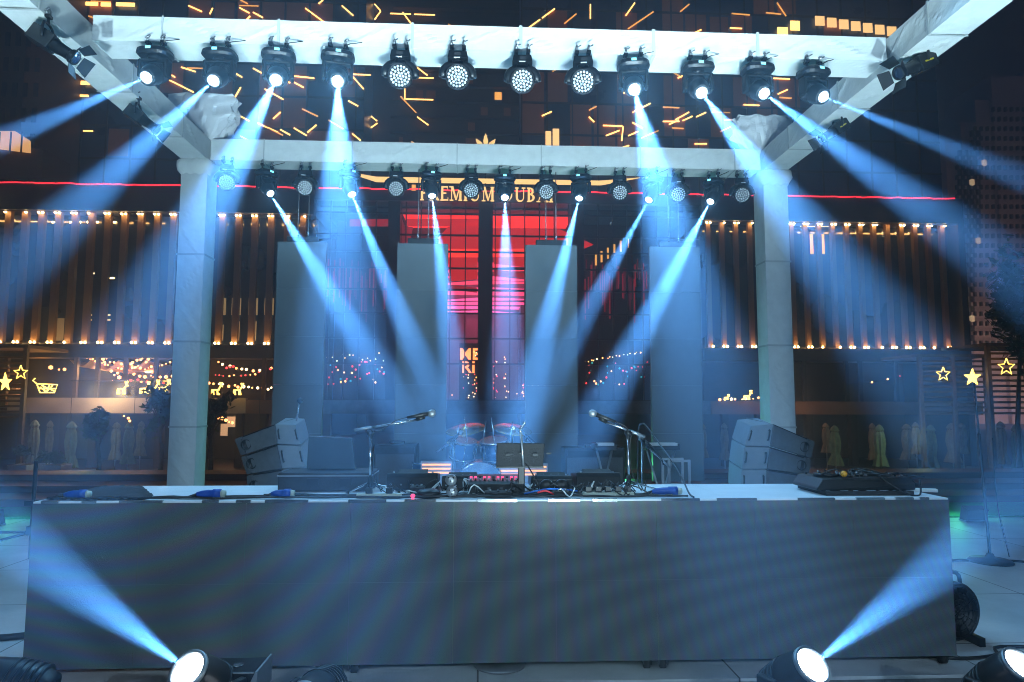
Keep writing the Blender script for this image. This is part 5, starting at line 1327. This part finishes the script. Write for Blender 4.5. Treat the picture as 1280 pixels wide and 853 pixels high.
# mullions, floor edges
for x0, x1, Y, r_, st, bz in ((a0,a1,80,tw[0],2.9,2),(c0_,c1_,80,tw[2],3.1,2)):
    x = x0; i = 0
    while x < x1:
        MB().bb((x-.09,Y-.14,12),(x+.09,Y-.002,64),M['mullion']).build('mullion', r_)
        x += st; i += 1
    for z in range(14,64,4): MB().bb((x0,Y-.10,z-.12),(x1,Y-.004,z+.12),M['mullion']).build('floor_edge', r_)
z = 13
while z < 66:
    MB().bb((b0_+3.5,86-.7,z),(b1_,86-.003,z+.35),tb).build('floor_band', tw[1]); z += 2.1
rr = random.Random(14)
for i in range(34):
    x = rr.uniform(b0_+4,b1_-.8); z = 13+2.1*rr.randrange(1,24)+.6
    w_ = rr.choice([.5,.9,1.4]); MB().bb((x,86-.10,z),(x+w_,86-.004,z+1.1),M['goldsoft'] if rr.random() < .25 else M['brownwin']).build('window', tw[1])
# brown lit rooms behind the left and right tower glass
for r_, x0, x1 in ((tw[0],a0,a1),(tw[2],c0_,c1_)):
    for i in range(16):
        x = x0+ 2.9*rr.randrange(0,int((x1-x0)/2.9)-1)+.3; z = 18+4*rr.randrange(0,11)+.3
        MB().bb((x,79.93,z),(x+2.3,79.99,z+3.3),M['brownwin']).build('window', r_)
segs = [(440,93,464,94),(441,96,455,112),(518,82,535,95),(515,97,543,98),(506,109,506,125),(506,124,543,125),(500,120,521,142),(521,146,536,157),(453,137,472,152),(472,154,462,161),(440,167,451,176),(514,177,522,182),
 (211,92,219,97),(211,100,243,116),(226,84,245,90),(291,90,303,97),(330,111,355,125),(351,140,341,149),(322,154,348,166),(291,140,298,144),(301,109,293,123),(235,7,253,15),(381,10,408,30),(300,0,310,5),(306,27,313,20),
 (364,95,394,98),(377,136,398,146),(384,166,396,156),(321,153,355,170),(367,160,384,170),(427,7,442,20),(468,5,476,14),(476,14,468,25),(486,17,546,19),(503,15,517,34),(398,5,404,0),(262,18,266,10),
 (658,37,695,10),(705,30,721,17),(738,5,738,24),(784,37,818,14),(782,20,794,3),(736,138,746,133),(736,146,743,153),(753,157,779,158),(779,158,777,177),(757,170,775,163),(790,141,814,129),(801,173,824,163),(790,153,804,161),
 (828,134,850,135),(828,152,850,152),(770,187,787,182),(971,3,983,21),(840,160,855,161),(929,131,950,132),(965,98,988,99),(974,122,990,123),(842,91,854,98),(914,17,938,19),(912,35,928,36),(957,16,977,18),(850,15,862,5),(844,150,862,140),
 (868,180,884,180),(905,150,922,150),(900,165,915,158),(960,60,975,52),(855,60,870,66),(730,60,742,52),(690,90,706,80),(880,60,893,66),(760,60,772,68),(300,170,318,180),(250,150,262,158),(410,150,430,162),(390,60,405,70),
 (110,20,132,28),(150,60,172,60),(100,60,118,68),(560,30,572,38),(548,60,556,70)]
rr = random.Random(77)
for f0, sl, xr in ((-60,.55,(95,450)),(10,.55,(95,450)),(75,.55,(180,450)),(-150,.55,(330,455))):     # broken diagonals, left tower
    for x in range(xr[0], xr[1], 17):
        y = f0+(x-95)*sl*.62
        if -2 < y < 190 and rr.random() < .42: segs.append((x,y,x+13,y+13*sl))
for f0, sl, xr in ((150,-.45,(660,960)),(205,-.45,(700,1010)),(260,-.45,(800,1010)),(100,-.45,(660,900))):
    for x in range(xr[0], xr[1], 17):
        y = f0+(x-660)*sl*.62
        if -2 < y < 190 and rr.random() < .40: segs.append((x,y,x+13,y+13*sl))
tw0x = {tw[0].name: a0, tw[2].name: c0_}; wn = 0
for s_ in segs:
    mid = (s_[0]+s_[2])/2; r_ = tw[0] if mid < 456 else (tw[1] if mid < 652 else tw[2]); Y = 79.8 if r_ is not tw[1] else 85.2
    a, b_ = P(s_[0],s_[1],Y), P(s_[2],s_[3],Y); d = b_-a; n = max(1,int(d.length/2.2)); o = MB(); L_ = d.length
    for k in range(n): o.cyl(a+d*(k/n+.03), a+d*((k+1)/n-.04), .085, M['gold'] if (s_[0]*7+s_[1]) % 5 else M['goldsoft'], 6)
    o.build('gold_light_line', r_)
    if (s_[0]+s_[1]) % 3 < 2 and r_ is not tw[1]:
        x0_ = (tw0x[r_.name]+ 2.9*math.floor((min(a.x,b_.x)-tw0x[r_.name])/2.9))+.12; z0_ = 14+4*math.floor((min(a.z,b_.z)-14)/4)+.14
        MB().bb((x0_,79.93+.0007*(wn % 30),z0_),(x0_+2.6,79.985,z0_+3.7),M['brownwin']).build('window', r_); wn += 1
rr = random.Random(31)
for i in range(44):                        # short lit ceiling lines that follow the floors
    r_ = tw[0] if i % 2 else tw[2]; xs = a0 if i % 2 else c0_; n_ = int(((a1 if i % 2 else c1_)-xs)/2.9)-1
    x = xs+2.9*rr.randrange(0,n_)+.25; z = 17.2+4*rr.randrange(0,11)
    MB().bb((x,79.90,z),(x+rr.choice([1.1,2.3,2.3]),79.96,z+.13),M['goldsoft'] if i % 3 else M['gold']).build('lit_ceiling_line', r_)
for i in range(8):
    a, b_ = P(1019+i*15,20+i*2.2,79.6), P(1031+i*15,32+i*2.2,79.6); MB().bb((a.x,79.6,b_.z),(b_.x,79.7,a.z),M['litwin']).build('lit_window', tw[2])
for a in ((988,26,1000,38),(972,34,985,46),(682,164,689,186),(691,161,699,183),(75,3,95,8),(100,2,122,7),(126,3,138,8),(145,3,168,8),(86,103,96,107),(98,101,112,106),(116,103,124,107),(84,118,110,121)):
    p0, p1 = P(a[0],a[1],79.6), P(a[2],a[3],79.6); MB().bb((p0.x,79.6,p1.z),(p1.x,79.7,p0.z),M['litwin'] if a[1] > 100 and a[0] > 600 else M['gold']).build('lit_window', tw[0] if a[0] < 456 else tw[2])
tower('plain_tower', P(1171,100,150).x, P(1420,100,150).x, 150, 118, 'plain dull brown tower face filling the upper right behind the truss', pbr('dull_brown_render', (.30,.17,.13), .8, var=.1, scale=.05), depth=12)
# lower brown block with lit corner room at far left, brown slab tower at far left, residential tower right
lb = tower('brown_slab_tower', P(-120,100,70).x, P(30,100,70).x, 70, 60, 'dark brown tower at the upper left edge with faint windows', tb, depth=12)
for i in range(60):
    x = P(-10,100,70).x+ (i % 5)*1.05; z = 22+(i//5)*2.7; MB().bb((x,69.93,z),(x+.5,69.99,z+1.5),M['mullion'] if rr.random() < .85 else M['brownwin']).build('window', lb)
cr = thing('roof_pavilion', P(20,200,60), 'lit glass roof pavilion at the left edge above the red light line', 'pavilion')
p0, p1 = P(-60,168,60), P(39,190,60); p2 = P(39,224,60)
MB().bb((p0.x,60,p2.z),(P(54,190,60).x,64,P(50,186,60).z),tb).build('pavilion_wall', cr)
m = MB(); m.poly([P(-60,166,60),P(22,166,60),P(39,177,60),P(39,192,60),P(-60,180,60)],(0,.3,0),emi('pavilion_light',(1,.5,.18),.9)); o = m.build('lit_room', cr); 
for v in o.data.vertices: v.co.y -= .35
for px in (-20,0,14,28): a = P(px,165,59.5); b_ = P(px,192,59.5); MB().bb((a.x-.05,59.45,b_.z),(a.x+.05,59.55,a.z),M['mullion']).build('mullion', cr)
resi = pbr('tan_apartment_wall', (.42,.33,.32), .7, var=.15, scale=.1)
rt_ = thing('apartment_tower', (P(1240,300,120).x,125,GZ), 'stepped apartment tower in the haze at the right edge', 'tower')
steps_ = [(1172,300),(1195,175),(1215,150),(1238,120),(1256,92),(1300,85),(1340,85)]
for (xa, ta), (xb, tb_) in zip(steps_, steps_[1:]):
    z1 = P(xa,ta,120).z; MB().bb((P(xa,300,120).x+.002,120+(xa%7)*.3,GZ),(P(xb,300,120).x,134,z1),resi).build('tower_wing', rt_)
n = 0
for i in range(15):
    for j in range(26):
        px = 1186+i*7.6; py = 130+j*12.2
        top = [t for (xx, t) in steps_ if xx <= px][-1]
        if py < top+10 or py > 435: continue
        a = P(px,py,119.4); lit = rr.random() < .07
        if n < 98 or lit:
            if n >= 100: continue
            MB().bb((a.x-.28,119.4,a.z-.55),(a.x+.28,119.98+(.0),a.z+.55),(M['bulbwhite'] if rr.random() < .5 else M['bulb']) if False else (emi('lit_flat',(1,.7,.4),.6) if lit else M['mullion'])).build('window', rt_); n += 1
dots = MB()
for i in range(15):
    for j in range(26):
        px = 1190+i*7.6; py = 136+j*12.2
        top = [t for (xx, t) in steps_ if xx <= px][-1]
        if py < top+10 or py > 435: continue
        a = P(px,py,119.4); dots.bb((a.x-.2,119.5,a.z-.4),(a.x+.2,119.98,a.z+.4),M['mullion'])
dots.build('small_windows', rt_, kind='stuff')

# ================================================================== HAZE
hz, nt, b_ = nodes('stage_haze'); nt.nodes.remove(b_)
v_ = nt.nodes.new('ShaderNodeVolumePrincipled'); out_ = [n for n in nt.nodes if n.type == 'OUTPUT_MATERIAL'][0]
nt.links.new(v_.outputs[0], out_.inputs['Volume'])
v_.inputs['Color'].default_value = (.68,.85,1,1); v_.inputs['Density'].default_value = .0048; v_.inputs['Anisotropy'].default_value = .7
MB().bb((-116,-12,-3.2),(166,172,124),hz).build('haze', kind='stuff')
